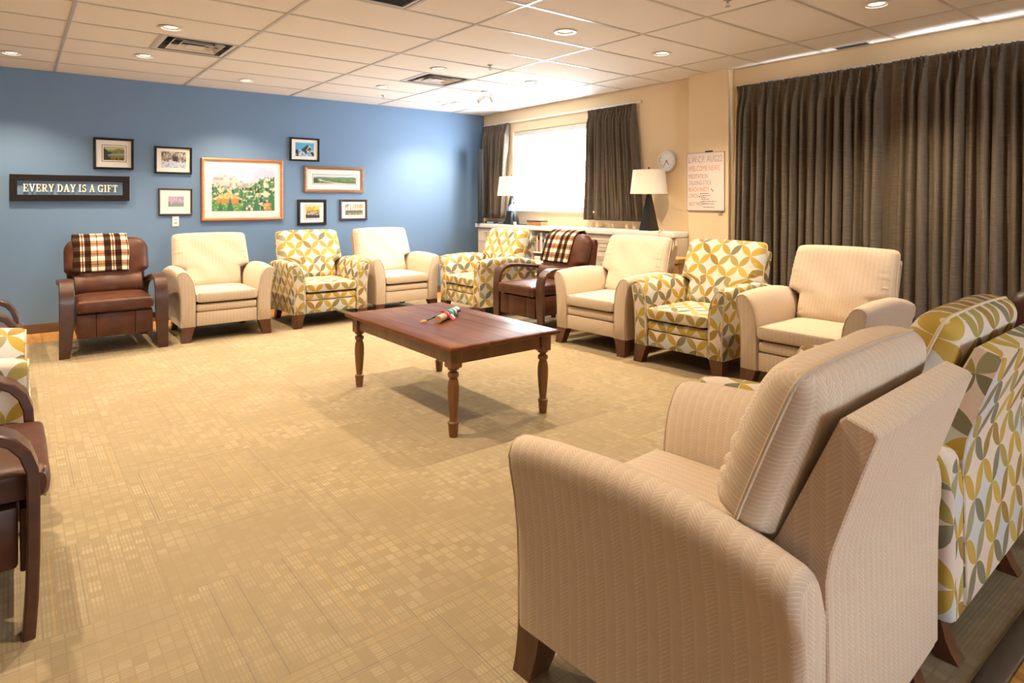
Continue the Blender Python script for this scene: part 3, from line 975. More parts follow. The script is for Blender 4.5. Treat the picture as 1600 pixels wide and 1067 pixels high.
RC = [(.726, 6.72, 0, 'brown leather bentwood recliner below the lettered sign, with a plaid throw over its back'),
      (4.20, 5.28, -90, 'brown leather bentwood recliner in front of the cabinet, with a plaid throw over its back'),
      (3.49, 1.50, 180, 'brown leather recliner mostly hidden behind the petal-print armchair at the right picture edge'),
      (.065, 2.91, 90, 'brown leather bentwood recliner large at the left picture edge, its arm and seat front showing'),
      (.03, 5.52, 90, 'brown leather bentwood recliner small at the left picture edge, beyond the petal-print armchair')]
rp = None
for x, y, r, lab in RC:
    if rp is None: o = rp = make_recliner(lab, 'brown leather recliners')
    else: o = copy_tree(rp)
    o.location = (x, y, 0); o.rotation_euler = (0, 0, D(r)); o['label'] = lab
make_throw('brown, black and cream plaid throw over the recliner under the lettered sign', (.726, 6.72, 0), 0)
make_throw('brown, black and cream plaid throw over the recliner in front of the cabinet', (4.20, 5.28, 0), D(-90), .30)

# ------------------------------------------------------------------ coffee table and talking stick
t = thing('coffee_table', 'stained pine coffee table with turned legs in the middle of the carpet', 'table', (2.36, 3.765, 0))
hx, hy = .425, .725
nb = 6
for i in range(nb):
    xa = -hx + 2 * hx * i / nb; xb = xa + 2 * hx / nb
    g = .0008
    R = []
    for y, k in ((-hy, .45), (-hy + .004, .8), (-hy + .012, 1), (-.3, 1), (.3, 1), (hy - .012, 1), (hy - .004, .8), (hy, .45)):
        zm, h = .527, .0145 * k
        pts = []
        if i == 0: pts += [(xa + .012, -h), (xa + .003, -h * .7), (xa, 0), (xa + .003, h * .7), (xa + .012, h)]
        else: pts += [(xa + g, -h), (xa + g, h - .001), (xa + g + .001, h)]
        if i == nb - 1: pts += [(xb - .012, h), (xb - .003, h * .7), (xb, 0), (xb - .003, -h * .7), (xb - .012, -h)]
        else: pts += [(xb - g - .001, h), (xb - g, h - .001), (xb - g, -h)]
        R.append([(x, y, zm + z) for x, z in pts])
    MB().loft(R).build('tabletop_board', M['pine'], t, 35)
lx, ly = .345, .640
for sx in (-1, 1):
    MB().rbox(sx * (lx + .012) - .011, sx * (lx + .012) + .011, -ly + .038, ly - .038, .425, .512, .003, 1).build('apron', M['pine_side'], t)
for sy in (-1, 1):
    MB().rbox(-lx + .038, lx - .038, sy * (ly + .012) - .011, sy * (ly + .012) + .011, .425, .512, .003, 1).build('apron', M['pine_side'], t)
for sx in (-1, 1):
    for sy in (-1, 1):
        b = MB(); b.rbox(-.039, .039, -.039, .039, .405, .512, .005, 1)
        b.lathe([(.037, .412), (.034, .395), (.021, .388), (.020, .380), (.031, .374), (.034, .362), (.031, .350), (.024, .344), (.024, .337), (.030, .326), (.0345, .29), (.0345, .25), (.031, .19), (.025, .125), (.022, .098), (.024, .092), (.033, .086), (.034, .079), (.031, .073), (.030, .06), (.028, .03), (.024, .0)], 20)
        b.build('leg', M['pine_side'], t, 35, (sx * lx, sy * ly, 0))
z0 = .5415
st = thing('talking_stick', 'short birch stick wrapped in teal, red and pink yarn lying on the coffee table', 'decorated stick', (2.42, 3.82, z0 + .0295), D(38)); st.scale = (.80, .80, .80)
prof = [(.001, -.250), (.030, -.250), (.031, -.245), (.031, -.10), (.030, .10), (.030, .245), (.028, .25), (.001, .25)]
MB().lathe(prof, 18, axis='x').build('stick', M['birch'], st)
MB().lathe([(.001, -.2515), (.027, -.2515), (.027, -.2502), (.001, -.2502)], 18, axis='x').build('cut_end', M['log_end'], st)
for x0_, x1_, m, r in ((-.11, -.075, 'red', .036), (-.075, -.045, 'pink', .037), (-.03, .02, 'teal', .038), (.02, .055, 'lightblue', .037), (.055, .10, 'teal', .037), (.10, .14, 'white', .035), (.14, .165, 'navy', .034), (.165, .235, 'white', .034)):
    P = []
    n = max(3, int((x1_ - x0_) / .006))
    for k in range(n + 1):
        P.append((r - (.002 if k % 2 else 0), x0_ + (x1_ - x0_) * k / n))
    MB().lathe([(.030, P[0][1])] + P + [(.030, P[-1][1])], 18, axis='x', cap=False).build('yarn_wrap', M['yarn_' + m], st)
MB().box(.15, .236, -.0355, -.034, -.012, .012).build('patch', M['yarn_navy'], st, 0)
def tassel(base, tip, m, n=7, spread=.02, r=.0035):
    b = MB(); rnd = random.Random(hash(m) % 100 if False else n * 13 + int(tip[0] * 1000))
    for k in range(n):
        q = [tip[0] + rnd.uniform(-spread, spread), tip[1] + rnd.uniform(-spread, spread), max(-.0275, tip[2] + rnd.uniform(-.006, .006))]
        mid = [(base[i] + q[i]) / 2 + rnd.uniform(-.008, .008) for i in range(3)]; mid[2] = max(mid[2], -.02)
        b.tube([base, mid, q], [r, r * 1.1, r * .7], 5)
    b.build('tassel', M['yarn_' + m], st)
tassel((-.09, .030, .018), (-.20, .125, -.025), 'green', 5, .008)
tassel((-.20, .125, -.024), (-.255, .155, -.026), 'yellow', 9, .02)
tassel((-.06, -.030, .012), (-.095, -.075, -.025), 'pink', 8, .018)
tassel((-.09, .0, .036), (-.05, .045, .035), 'red', 7, .014, .006)
tassel((-.02, -.035, .01), (-.055, -.072, -.022), 'white', 5, .012)
tassel((.03, .03, .02), (.0, .07, -.02), 'teal', 6, .015)

# ------------------------------------------------------------------ blue wall: frames, sign, outlet
rs = np.random.RandomState(3)
def vnoise(U, V, fu, fv, seed):
    r = np.random.RandomState(seed); g = r.rand(int(fv) + 3, int(fu) + 3)
    x = U * fu; y = V * fv; i = np.floor(x).astype(int); j = np.floor(y).astype(int)
    fx = x - i; fy = y - j; fx = fx * fx * (3 - 2 * fx); fy = fy * fy * (3 - 2 * fy)
    return (g[j, i] * (1 - fx) + g[j, i + 1] * fx) * (1 - fy) + (g[j + 1, i] * (1 - fx) + g[j + 1, i + 1] * fx) * fy
def mixc(c, m, col):
    m = np.clip(m, 0, 1)[..., None]; return c * (1 - m) + np.array(col) * m
def paint(kind, U, V):
    z = np.zeros(U.shape + (3,))
    n1 = vnoise(U, V, 9, 7, 1); n2 = vnoise(U, V, 24, 18, 2); n3 = vnoise(U, V, 50, 22, 5); n4 = vnoise(U, V, 45, 60, 9)
    st = lambda x, w=.02: np.clip(x / w + .5, 0, 1)
    if kind == 'yurt':
        c = z + np.array((.80, .78, .84)); c = mixc(c, st(n1 - .62, .1) * .6, (.42, .40, .66))
        ridge = .58 + .22 * np.abs(np.sin(U * 5.2 + .4)) * (1 - .4 * U) + .06 * n2
        c = mixc(c, st(ridge - V, .03), (.66, .58, .54)); c = mixc(c, st(ridge - V, .03) * st(n2 - .55, .1), (.40, .34, .36)); c = mixc(c, st(ridge - V) * st(n1 - .6, .1), (.82, .76, .74))
        tl = .50 + .55 * np.clip(U - .48, 0, 1) + .25 * np.clip(.2 - U, 0, 1) + .16 * (n3 - .4)
        m = st(tl - V, .04)
        c = mixc(c, m, (.50, .50, .24)); c = mixc(c, m * st(n3 - .40, .1), (.09, .24, .08)); c = mixc(c, m * st(n4 - .58, .1), (.04, .20, .15)); c = mixc(c, m * st(vnoise(U, V, 50, 14, 12) - .70, .06), (.04, .06, .04)); c = mixc(c, m * st(n2 - .68, .08), (.72, .66, .45))
        body = st(.17 - np.abs(U - .24), .02) * st(V - .13, .02) * st(.29 - V, .02); c = mixc(c, body, (.62, .26, .07))
        roof = st((.225 - np.abs(U - .24)) * .62 - (V - .28), .02) * st(V - .28, .02); c = mixc(c, roof, (.74, .44, .14)); c = mixc(c, roof * st(n3 - .6, .1), (.80, .62, .34))
        lo = st(.12 + .10 * n3 - V, .03) * st(.46 - U, .05); c = mixc(c, lo, (.05, .26, .08)); c = mixc(c, lo * st(n4 - .6, .1), (.35, .48, .14))
        for tx, th in ((.13, .2), (.28, .3), (.5, .2), (.70, .34), (.95, .5)):
            m = st((th - V) * .16 - np.abs(U - tx) + .012 * n4, .012); c = mixc(c, m, (.04, .17, .09))
        m = st(.06 - np.abs(U - .88), .02) * st(.18 - V, .02); c = mixc(c, m * st(n4 - .4, .1), (.62, .27, .06))
        return c
    if kind == 'valley':
        c = z + np.array((.62, .56, .34)); hl = .85 - 1.0 * U + .08 * n2
        c = mixc(c, st(.80 - .35 * np.abs(U - .72) + .1 * n1 - V, .06), (.30, .29, .06)); c = mixc(c, st(n2 - .55, .1) * st(.75 - V), (.16, .17, .03))
        c = mixc(c, st(hl - V, .05), (.035, .05, .02)); c = mixc(c, st(.06 - np.abs(V - .40 - .12 * (U - .5)), .03) * st(U - .22, .1), (.30, .45, .52))
        c = mixc(c, st(.30 + .1 * n1 - V, .05) * st(U - .3, .2), (.34, .22, .02)); c = mixc(c, st(.2 - V, .1) * st(n2 - .5, .1), (.03, .03, .01)); return c
    if kind == 'cliff':
        c = z + np.array((.42, .33, .24)); c = mixc(c, st(n1 - .55, .1), (.72, .66, .60)); c = mixc(c, st(n2 - .62, .1), (.10, .08, .10)); c = mixc(c, st(.12 - np.abs(U - .56), .08) * st(.75 - V, .1), (.06, .04, .05))
        c = mixc(c, st(.36 + .06 * n1 - V, .04), (.68, .72, .82)); c = mixc(c, st(.36 - V) * st(n2 - .6, .1), (.34, .40, .58)); return c
    if kind == 'blossom':
        c = z + np.array((.72, .52, .62)); c = mixc(c, st(n2 - .5, .1), (.75, .28, .45)); c = mixc(c, st(n1 - .58, .1), (.36, .48, .72)); c = mixc(c, st(.25 + .2 * n1 - V, .1), (.22, .36, .22)); c = mixc(c, st(n4 - .68, .1), (.25, .22, .42)); return c
    if kind == 'cabin':
        c = z + np.array((.10, .45, .75)); c = mixc(c, st(.80 - 1.1 * np.abs(U - .62) - V + .08 * n1, .04), (.035, .02, .018)); c = mixc(c, st(.80 - 1.6 * np.abs(U - .75) - V, .04) * st(n1 - .45, .1), (.70, .60, .52))
        c = mixc(c, st(.46 + .2 * (n1 - .5) - V, .06), (.12, .36, .58)); c = mixc(c, st(.48 - V) * st(n2 - .52, .1), (.78, .82, .86)); c = mixc(c, st(.5 - V) * st(n1 - .6, .1), (.03, .02, .025)); return c
    if kind == 'meadow':
        c = z + np.array((.62, .70, .76)); c = mixc(c, st(.72 + .1 * n1 - V, .05), (.12, .19, .22)); c = mixc(c, st(.62 + .04 * n2 - V, .04), (.22, .30, .06)); c = mixc(c, st(n3 - .55, .1) * st(.6 - V), (.08, .15, .03)); c = mixc(c, st(.22 - V + .1 * n1, .1) * st(U - .3, .2), (.10, .16, .03))
        c = mixc(c, st(.05 + .10 * (.5 - V) - np.abs(U - .12 - .55 * (.5 - V) ** 2 * 4), .03) * st(.55 - V), (.55, .55, .52)); c = mixc(c, st(.12 - U, .05) * st(.6 - V), (.06, .10, .04)); return c
    if kind == 'sunset':
        c = z + np.array((.80, .36, .03)); c = mixc(c, st(n1 - .62, .1), (.85, .58, .12)); c = mixc(c, st(.68 - .3 * np.abs(np.sin(U * 6)) - V + .1 * n2, .04), (.55, .52, .48)); c = mixc(c, st(.7 - V) * st(n2 - .55, .1), (.10, .08, .08)); c = mixc(c, st(.25 + .1 * n2 - V), (.045, .035, .03)); return c
    c = z + np.array((.72, .68, .58)); c = mixc(c, st(np.sin(U * 46 + 2 * n1) - .86, .1) * st(V - .3), (.10, .07, .05)); c = mixc(c, st(n2 - .62, .1) * st(V - .6), (.20, .17, .07)); c = mixc(c, st(.38 + .1 * n2 - V, .05), (.14, .12, .07)); c = mixc(c, st(.2 - V) * st(n2 - .5, .1), (.42, .32, .12)); c = mixc(c, st(U - .8, .05) * st(V - .6) * .7, (.55, .35, .08)); return c

def print_mesh(name, w, h, kind, parent, y):
    nu, nv = max(24, int(w * 150)), max(20, int(h * 150))
    U, V = np.meshgrid(np.linspace(0, 1, nu + 1), np.linspace(0, 1, nv + 1))
    col = np.clip(paint(kind, U, V), 0, 1) * .78
    vs = [((u - .5) * w, y, (v - .5) * h) for u, v in zip(U.ravel(), V.ravel())]
    fs = [(j * (nu + 1) + i, j * (nu + 1) + i + 1, (j + 1) * (nu + 1) + i + 1, (j + 1) * (nu + 1) + i) for j in range(nv) for i in range(nu)]
    me = bpy.data.meshes.new(name); me.from_pydata(vs, [], fs); me.materials.append(M['print'])
    at = me.color_attributes.new('paint', 'FLOAT_COLOR', 'POINT')
    at.data.foreach_set('color', np.concatenate([col.reshape(-1, 3), np.ones((col.shape[0] * col.shape[1], 1))], 1).astype(np.float32).ravel())
    o = bpy.data.objects.new(name, me); C.objects.link(o); o.parent = parent
    return o
def frame_bars(w, h, fw, dp, mat, parent, taper=.004):
    """four mitred bars; local y is minus towards the room"""
    o = [(-w / 2, -h / 2), (w / 2, -h / 2), (w / 2, h / 2), (-w / 2, h / 2)]
    i_ = [(-w / 2 + fw, -h / 2 + fw), (w / 2 - fw, -h / 2 + fw), (w / 2 - fw, h / 2 - fw), (-w / 2 + fw, h / 2 - fw)]
    b = MB(); m = [((a[0] * .55 + c[0] * .45), (a[1] * .55 + c[1] * .45)) for a, c in zip(o, i_)]
    lay = [[(p[0], 0, p[1]) for p in o], [(p[0], -dp * .85, p[1]) for p in o], [(p[0], -dp, p[1]) for p in m], [(p[0], -dp * .75, p[1]) for p in i_], [(p[0], 0, p[1]) for p in i_]]
    V = [p for l in lay for p in l]; F = []
    for a in range(4):
        for k in range(4): F.append((a * 4 + k, a * 4 + (k + 1) % 4, a * 4 + 4 + (k + 1) % 4, a * 4 + 4 + k))
    return b.add(V, F).build('frame', mat, parent, 20)
def picture(x0, x1, z0, z1, fw, fm, mm, kind, pr, label, dp=.022, line=None, tilt=0):
    cx, cz = (x0 + x1) / 2, (z0 + z1) / 2; w, h = x1 - x0, z1 - z0
    t = thing('framed_picture', label, 'picture', (cx, YB - .003, cz), 0, 'framed pictures on the blue wall')
    t.rotation_euler = (0, tilt, 0)
    frame_bars(w, h, fw, dp, M[fm], t)
    px0, px1, pz0, pz1 = pr
    pc = ((px0 + px1) / 2 - cx, (pz0 + pz1) / 2 - cz)
    MB().box(-w / 2 + fw * .6, w / 2 - fw * .6, -.009, -.001, -h / 2 + fw * .6, h / 2 - fw * .6).build('mat_board', M[mm], t, 0)
    pw_, ph_ = px1 - px0, pz1 - pz0
    if line:
        MB().box(pc[0] - pw_ / 2 - line, pc[0] + pw_ / 2 + line, -.0098, -.0091, pc[1] - ph_ / 2 - line, pc[1] + ph_ / 2 + line).build('mat_line', M['dark'], t, 0)
        MB().box(pc[0] - pw_ / 2 - line + .005, pc[0] + pw_ / 2 + line - .005, -.0104, -.0099, pc[1] - ph_ / 2 - line + .005, pc[1] + ph_ / 2 + line - .005).build('inner_mat', M[mm], t, 0)
    o = print_mesh('print', pw_, ph_, kind, t, -.0108); o.location = (pc[0], 0, pc[1])
    return t
picture(.677, 1.056, 1.725, 2.070, .024, 'black_frame', 'mat', 'valley', (.770, .968, 1.827, 1.978), 'black framed picture of a green river valley above the lettered sign', .03, .017)
picture(1.264, 1.652, 1.694, 2.005, .020, 'black_frame', 'mat', 'cliff', (1.330, 1.590, 1.760, 1.950), 'black framed picture of grey cliffs over ice beside the big mountain painting', .03)
picture(1.302, 1.656, 1.213, 1.525, .019, 'brown_frame', 'mat', 'blossom', (1.402, 1.566, 1.313, 1.430), 'thin dark framed picture of pink and blue blossom above the outlet', .022)
picture(1.754, 2.716, 1.138, 1.896, .034, 'orange_frame', 'mat_white', 'yurt', (1.870, 2.612, 1.254, 1.797), 'largest picture, orange wood frame, watercolour of mountains, firs and a round hut', .032)
picture(2.806, 3.195, 1.900, 2.204, .021, 'black_frame', 'mat', 'cabin', (2.878, 3.125, 1.963, 2.142), 'topmost small black framed picture with blue sky and dark gable', .03)
picture(2.993, 3.828, 1.492, 1.842, .042, 'gold_frame', 'mat_white', 'meadow', (3.115, 3.718, 1.616, 1.722), 'wide walnut framed panorama of a green meadow and road', .028, .014)
picture(2.906, 3.292, 1.060, 1.398, .036, 'black_frame', 'mat', 'sunset', (3.012, 3.202, 1.152, 1.310), 'square black framed picture with an orange sky over pale peaks', .024, .016)
picture(3.483, 3.886, 1.113, 1.400, .030, 'brown_frame', 'mat_white', 'birch', (3.562, 3.818, 1.186, 1.335), 'small brown framed picture of pale tree trunks nearest the window', .024)

# lettered sign
sg = thing('lettered_sign', 'long dark framed wall sign reading EVERY DAY IS A GIFT', 'sign', (.4865, YB - .003, 1.514))
W_, H_ = 1.052, .272
for q in ((-W_ / 2, W_ / 2, H_ / 2 - .063, H_ / 2), (-W_ / 2, W_ / 2, -H_ / 2, -H_ / 2 + .063)):
    MB().rbox(q[0], q[1], -.045, -.0, q[2], q[3], .003, 1).build('frame_bar', M['espresso'], sg)
for q in ((-W_ / 2, -W_ / 2 + .062), (W_ / 2 - .062, W_ / 2)):
    MB().rbox(q[0], q[1], -.045, 0, -H_ / 2 + .0635, H_ / 2 - .0635, .003, 1).build('frame_bar', M['espresso'], sg)
MB().box(-W_ / 2 + .062, W_ / 2 - .062, -.008, 0, -H_ / 2 + .0635, H_ / 2 - .0635).build('backing', M['blue'], sg, 0)
def glyph(ch):
    P = []
    def r(x0, x1, z0, z1): P.append([(x0, z0), (x1, z0), (x1, z1), (x0, z1)])
    def ln(a, b_, w):
        dx, dz = b_[0] - a[0], b_[1] - a[1]; L = math.hypot(dx, dz); nx_, nz_ = -dz / L * w / 2, dx / L * w / 2
        P.append([(a[0] - nx_, a[1] - nz_), (b_[0] - nx_, b_[1] - nz_), (b_[0] + nx_, b_[1] + nz_), (a[0] + nx_, a[1] + nz_)])
    def arc(cx, cz, rx, rz, a0, a1, w, n=10, wt=None):
        pts = []
        for k in range(n + 1):
            a = math.radians(a0 + (a1 - a0) * k / n); pts.append((cx + rx * math.cos(a), cz + rz * math.sin(a), a))
        for p, q in zip(pts, pts[1:]):
            def off(pp, s):
                ww = w if wt is None else wt + (w - wt) * abs(math.cos(pp[2]))
                return (pp[0] + s * ww / 2 * math.cos(pp[2]), pp[1] + s * ww / 2 * math.sin(pp[2]))
            P.append([off(p, -1), off(p, 1), off(q, 1), off(q, -1)])
    def stem(x, z0=0, z1=1, w=.19, top=True, bot=True):
        r(x - w / 2, x + w / 2, z0, z1)
        if top: r(x - .2, x + .2, z1 - .09, z1)
        if bot: r(x - .2, x + .2, z0, z0 + .09)
    wd = .8
    if ch in 'EF':
        stem(.22); r(.2, .72, .91, 1); r(.64, .73, .70, 1); r(.2, .55, .47, .55); r(.48, .55, .38, .64)
        if ch == 'E': r(.2, .76, 0, .09); r(.68, .77, 0, .32)
        wd = .8
    elif ch == 'V': ln((.16, 1), (.46, 0), .2); ln((.74, 1), (.48, 0), .11); r(0, .34, .91, 1); r(.58, .92, .91, 1); wd = .9
    elif ch == 'Y': stem(.45, 0, .48, .19, False); ln((.16, 1), (.43, .42), .19); ln((.74, 1), (.49, .42), .11); r(0, .34, .91, 1); r(.58, .90, .91, 1); wd = .88
    elif ch == 'R': stem(.22); r(.2, .48, .91, 1); r(.2, .48, .45, .54); arc(.48, .725, .20, .23, -90, 90, .18, 10, .09); ln((.42, .5), (.70, .05), .18); r(.60, .92, 0, .09); wd = .9
    elif ch == 'D': stem(.22); r(.2, .45, .91, 1); r(.2, .45, 0, .09); arc(.42, .5, .33, .455, -90, 90, .2, 14, .09); wd = .9
    elif ch == 'A': ln((.16, 0), (.42, 1), .11); ln((.72, 0), (.46, 1), .20); r(.25, .62, .27, .36); r(0, .32, 0, .09); r(.55, .92, 0, .09); wd = .92
    elif ch == 'I': stem(.22); wd = .46
    elif ch == 'S': arc(.36, .735, .23, .22, 20, 270, .16, 12, .10); arc(.36, .265, .24, .22, 90, -160, .16, 12, .10); r(.55, .63, .70, 1); r(.07, .15, 0, .30); wd = .7
    elif ch == 'G': arc(.46, .5, .36, .455, 45, 315, .2, 16, .09); r(.70, .80, .68, 1); r(.62, .80, .0, .42); r(.50, .88, .36, .45); wd = .92
    elif ch == 'T': stem(.42, 0, 1, .19, False); r(.02, .82, .91, 1); r(.02, .11, .68, 1); r(.73, .82, .68, 1); wd = .86
    return P, wd
txt = 'EVERY DAY IS A GIFT'; hL = .078; tot = 0
adv = []
for ch in txt:
    if ch == ' ': adv.append(.36); continue
    adv.append(glyph(ch)[1] + .06)
scx = .835 / sum(adv); x = -.4175
for ch, a in zip(txt, adv):
    if ch != ' ':
        b = MB()
        for i_, pg in enumerate(glyph(ch)[0]): b.prism([(x + p[0] * scx, -hL / 2 + p[1] * hL) for p in pg], -.034 + .0002 * i_, -.020)
        b.build('letter', M['letter'], sg, 0)
        bb = MB(); bb.box(x + .2 * scx, x + .26 * scx, -.022, -.007, -.006, .006); bb.build('standoff', M['steel'], sg, 0)
    x += a * scx
# outlet
ot = thing('wall_outlet', 'white double wall outlet plate under the blossom picture', 'outlet', (1.48, YB - .0005, 1.139))
MB().rbox(-.035, .035, -.007, 0, -.060, .060, .003, 2).build('plate', M['plastic'], ot)
for zz in (.024, -.018):
    MB().rbox(-.018, .018, -.009, -.006, zz - .016, zz + .016, .002, 1).build('socket', M['plastic'], ot)
    for xx in (-.008, .008): MB().box(xx - .005, xx + .005, -.0096, -.0088, zz - .007, zz + (.007 if zz < 0 else .001)).build('slot', M['dark'], ot, 0)

# ------------------------------------------------------------------ curtains
def curtain(name, pleats, z0, z1, xc, amp, label, group, ytop, ybot, head=.12, flare=0.0, seed=0, wmul=1.0):
    """hanging sheet: y along the wall (decreasing), folds push towards the room (-x)"""
    t = thing(name, label, 'curtain', (xc, (ytop[0] + ytop[1]) / 2, 0), 0, group)
    cy = (ytop[0] + ytop[1]) / 2
    rnd = random.Random(seed)
    ya, yb = ytop
    Ls = abs(ya - yb); ns = int(Ls / .0042)
    sl = [ya + (yb - ya) * i / ns for i in range(ns + 1)]
    zs = [z1, z1 - .03, z1 - .06, z1 - head * .75, z1 - head, z1 - head * 1.2, z1 - head * 1.5, z1 - head * 2.0, z1 - head * 2.8]
    k = 14
    zl = zs[-1]
    zs += [zl + (z0 - zl) * (i / k) for i in range(1, k + 1)]
    hs = wmul
    ws = [rnd.uniform(.82, 1.06) if k_ % 3 else rnd.uniform(.62, .8) for k_ in range(len(pleats))]; dr = [rnd.uniform(-.022, .022) for _ in pleats]; am = [rnd.uniform(.95, 1.2) if k_ % 3 else rnd.uniform(.55, .8) for k_ in range(len(pleats))]
    sp = []
    for i, p in enumerate(pleats):
        q = [abs(p - pleats[j]) for j in (i - 1, i + 1) if 0 <= j < len(pleats)]
        sp.append(sum(q) / len(q))
    V = []
    for zi, z in enumerate(zs):
        h = z1 - z
        tt = max(0, min(1, (h - head) / (z1 - z0 - head)))
        for y in sl:
            d = 0.0
            for p, w_, dd, a_ in zip(pleats, ws, dr, am):
                c = p + dd * tt
                e = abs(y - c)
                if e > .16: continue
                if h <= head + 1e-6:
                    q = h / head
                    off = .0165 * (1 - q) * hs
                    f = math.exp(-((e - off) / (.0070 * hs + .002)) ** 2)
                    a = .50
                else:
                    g = smooth01((h - head) / (head * 1.3))
                    wdt = .0105 + (sp[pleats.index(p)] * (.36 + .13 * tt) * min(1.08, w_) - .0105) * g
                    f = math.sqrt(max(0.0, 1 - (e / wdt) ** 2)) if g > .5 else math.exp(-(e / wdt) ** 2 * (1.6 - g))
                    a = .55 + .45 * g + .1 * tt
                d = max(d, f * a * a_)
            d += .10 * math.sin(y * 31 + seed) * tt
            # outer limits drift from header to hem
            fr = (y - ya) / (yb - ya)
            yy = y + tt * ((ybot[0] - ya) * (1 - fr) + (ybot[1] - yb) * fr)
            V.append((-amp * d + .004 * math.sin(y * 90 + z * 5), yy - cy, z))
    n = ns + 1; F = []; UV = []
    # arc length along the middle row for the weave
    mid = 12; ar = [0.0]
    for i in range(1, n): ar.append(ar[-1] + (Vector(V[mid * n + i]) - Vector(V[mid * n + i - 1])).length)
    for j in range(len(zs) - 1):
        for i in range(n - 1):
            F.append((j * n + i, j * n + i + 1, (j + 1) * n + i + 1, (j + 1) * n + i))
            UV.append([(ar[i], zs[j]), (ar[i + 1], zs[j]), (ar[i + 1], zs[j + 1]), (ar[i], zs[j + 1])])
    o = MB().add(V, F, UV).build('drape', M['curtain'], t, 70)
    md = o.modifiers.new('thick', 'SOLIDIFY'); md.thickness = .003; md.offset = 0
    return t
PL = [3.672, 3.626, 3.573, 3.507, 3.404, 3.328, 3.254, 3.157, 3.074, 3.005, 2.903, 2.826, 2.75, 2.665, 2.582, 2.506, 2.409, 2.336]
PR = [2.136, 2.056, 1.987, 1.883, 1.801, 1.729, 1.651, 1.567, 1.486, 1.392, 1.30, 1.20, 1.12, 1.02]
curtain('pleated_curtain', PL, .03, 2.548, 5.848, .088, 'long taupe pleated curtain hanging next to the whiteboard pilaster', 'long closed curtains', (3.70, 2.04), (3.735, 2.06), .125, 0, 3)
curtain('pleated_curtain', PR, .03, 2.548, 5.815, .085, 'long taupe pleated curtain behind the petal-print armchair at the right edge', 'long closed curtains', (2.232, .94), (2.285, .93), .125, 0, 5)
WL = [8.18, 8.126, 8.07, 8.02, 7.965, 7.915, 7.841, 7.768, 7.695, 7.624, 7.566]
WR = [5.843, 5.80, 5.771, 5.725, 5.68, 5.635, 5.591, 5.555, 5.522, 5.48, 5.436, 5.40, 5.36, 5.325, 5.294, 5.265, 5.239, 5.205, 5.175, 5.143, 5.112]
curtain('window_curtain', WL, 1.115, 2.552, 5.865, .075, 'short taupe curtain drawn aside beside the blue wall corner of the window', 'short window curtains', (8.215, 7.54), (8.19, 7.64), .085, 0, 8, .62)
curtain('window_curtain', WR, 1.135, 2.545, 5.860, .075, 'short taupe curtain drawn aside on the clock side of the window', 'short window curtains', (5.88, 5.06), (5.915, 4.925), .085, 0, 9, .62)
# tracks
t = thing('curtain_track', 'white curtain track over the bright window', 'curtain track', (5.875, 6.6, 2.565))
MB().rbox(-.012, .024, -1.60, 1.62, -.012, .012, .004, 1).build('rail', M['trim_white'], t)
t = thing('curtain_track', 'curtain track hidden along the top of the long curtains', 'curtain track', (5.884, 2.3, 2.56))
MB().rbox(-.012, .0155, -1.45, 1.45, -.010, .010, .004, 1).build('rail', M['trim_white'], t)

# ------------------------------------------------------------------ cabinet and what stands on it
XF = 5.57; YA, YZ = 4.275, 7.985; ZT = 1.04
cb = thing('storage_cabinet', 'long cream cabinet with drawers and an open bookshelf under the window', 'cabinet', (5.73, 6.1, 0))
def cbx(name, x0, x1, y0, y1, z0, z1, m, r=.003, par=None):
    return MB().rbox(x0 - 5.73, x1 - 5.73, y0 - 6.1, y1 - 6.1, z0, z1, r, 1).build(name, M[m], par or cb)
xb_ = 5.893
B1, B2 = 6.68, 5.66
cbx('end_panel', XF + .02, xb_, YA, YA + .02, 0, ZT - .06, 'cab'); cbx('end_panel', XF + .02, xb_, YZ - .035, YZ - .015, 0, ZT - .06, 'cab')
cbx('divider', XF + .006, xb_, B1, B1 + .02, 0, ZT - .06, 'cab'); cbx('divider', XF + .006, xb_, B2, B2 + .02, 0, ZT - .06, 'cab')
cbx('back_board', xb_ - .012, xb_, YA + .02, YZ - .036, .05, ZT - .06, 'cab')
cbx('plinth', XF + .05, XF + .07, YA + .02, YZ - .036, 0, .08, 'dark', .001)
for z in (.08, .37, .52, .672): cbx('shelf', XF + .01, xb_ - .013, B2 + .0205, B1 - .0005, z, z + .018, 'counter')
cbx('drawer_case', XF + .03, xb_ - .013, YA + .021, B2 - .001, .08, ZT - .062, 'cab')
cbx('drawer_case', XF + .03, xb_ - .013, B1 + .021, YZ - .036, .08, ZT - .062, 'cab')
def drawers(y0, y1, n):
    w = (y1 - y0) / n
    for i in range(n):
        for z0, z1 in ((.085, .425), (.43, .765), (.77, .962)):
            d = cbx('drawer', XF + .008, XF + .0285, y0 + w * i + .002, y0 + w * (i + 1) - .002, z0, z1, 'cab')
            cyh, zh = y0 + w * (i + .5), z1 - .055
            h = MB(); yy = cyh - 6.1; xx = XF - 5.73
            h.tube([(xx - .012, yy - .13, zh), (xx - .012, yy + .13, zh)], .0045, 6)
            for s in (-1, 1): h.tube([(xx + .010, yy + s * .10, zh), (xx - .014, yy + s * .10, zh), (xx - .016, yy + s * .055, zh - .085)], .0035, 6)
            h.tube([(xx - .016, yy - .055, zh - .085), (xx - .016, yy + .055, zh - .085)], .006, 6)
            h.build('handle', M['metal'], d)
drawers(YA + .021, B2 - .001, 2)
drawers(B1 + .021, YZ - .036, 2)
ct = tag(MB().rbox(XF - .02, 5.897, YA - .004, YZ + .01, ZT - .058, ZT, .004, 2).build('countertop', M['counter']), 'white laminate countertop running along under the window', 'countertop')
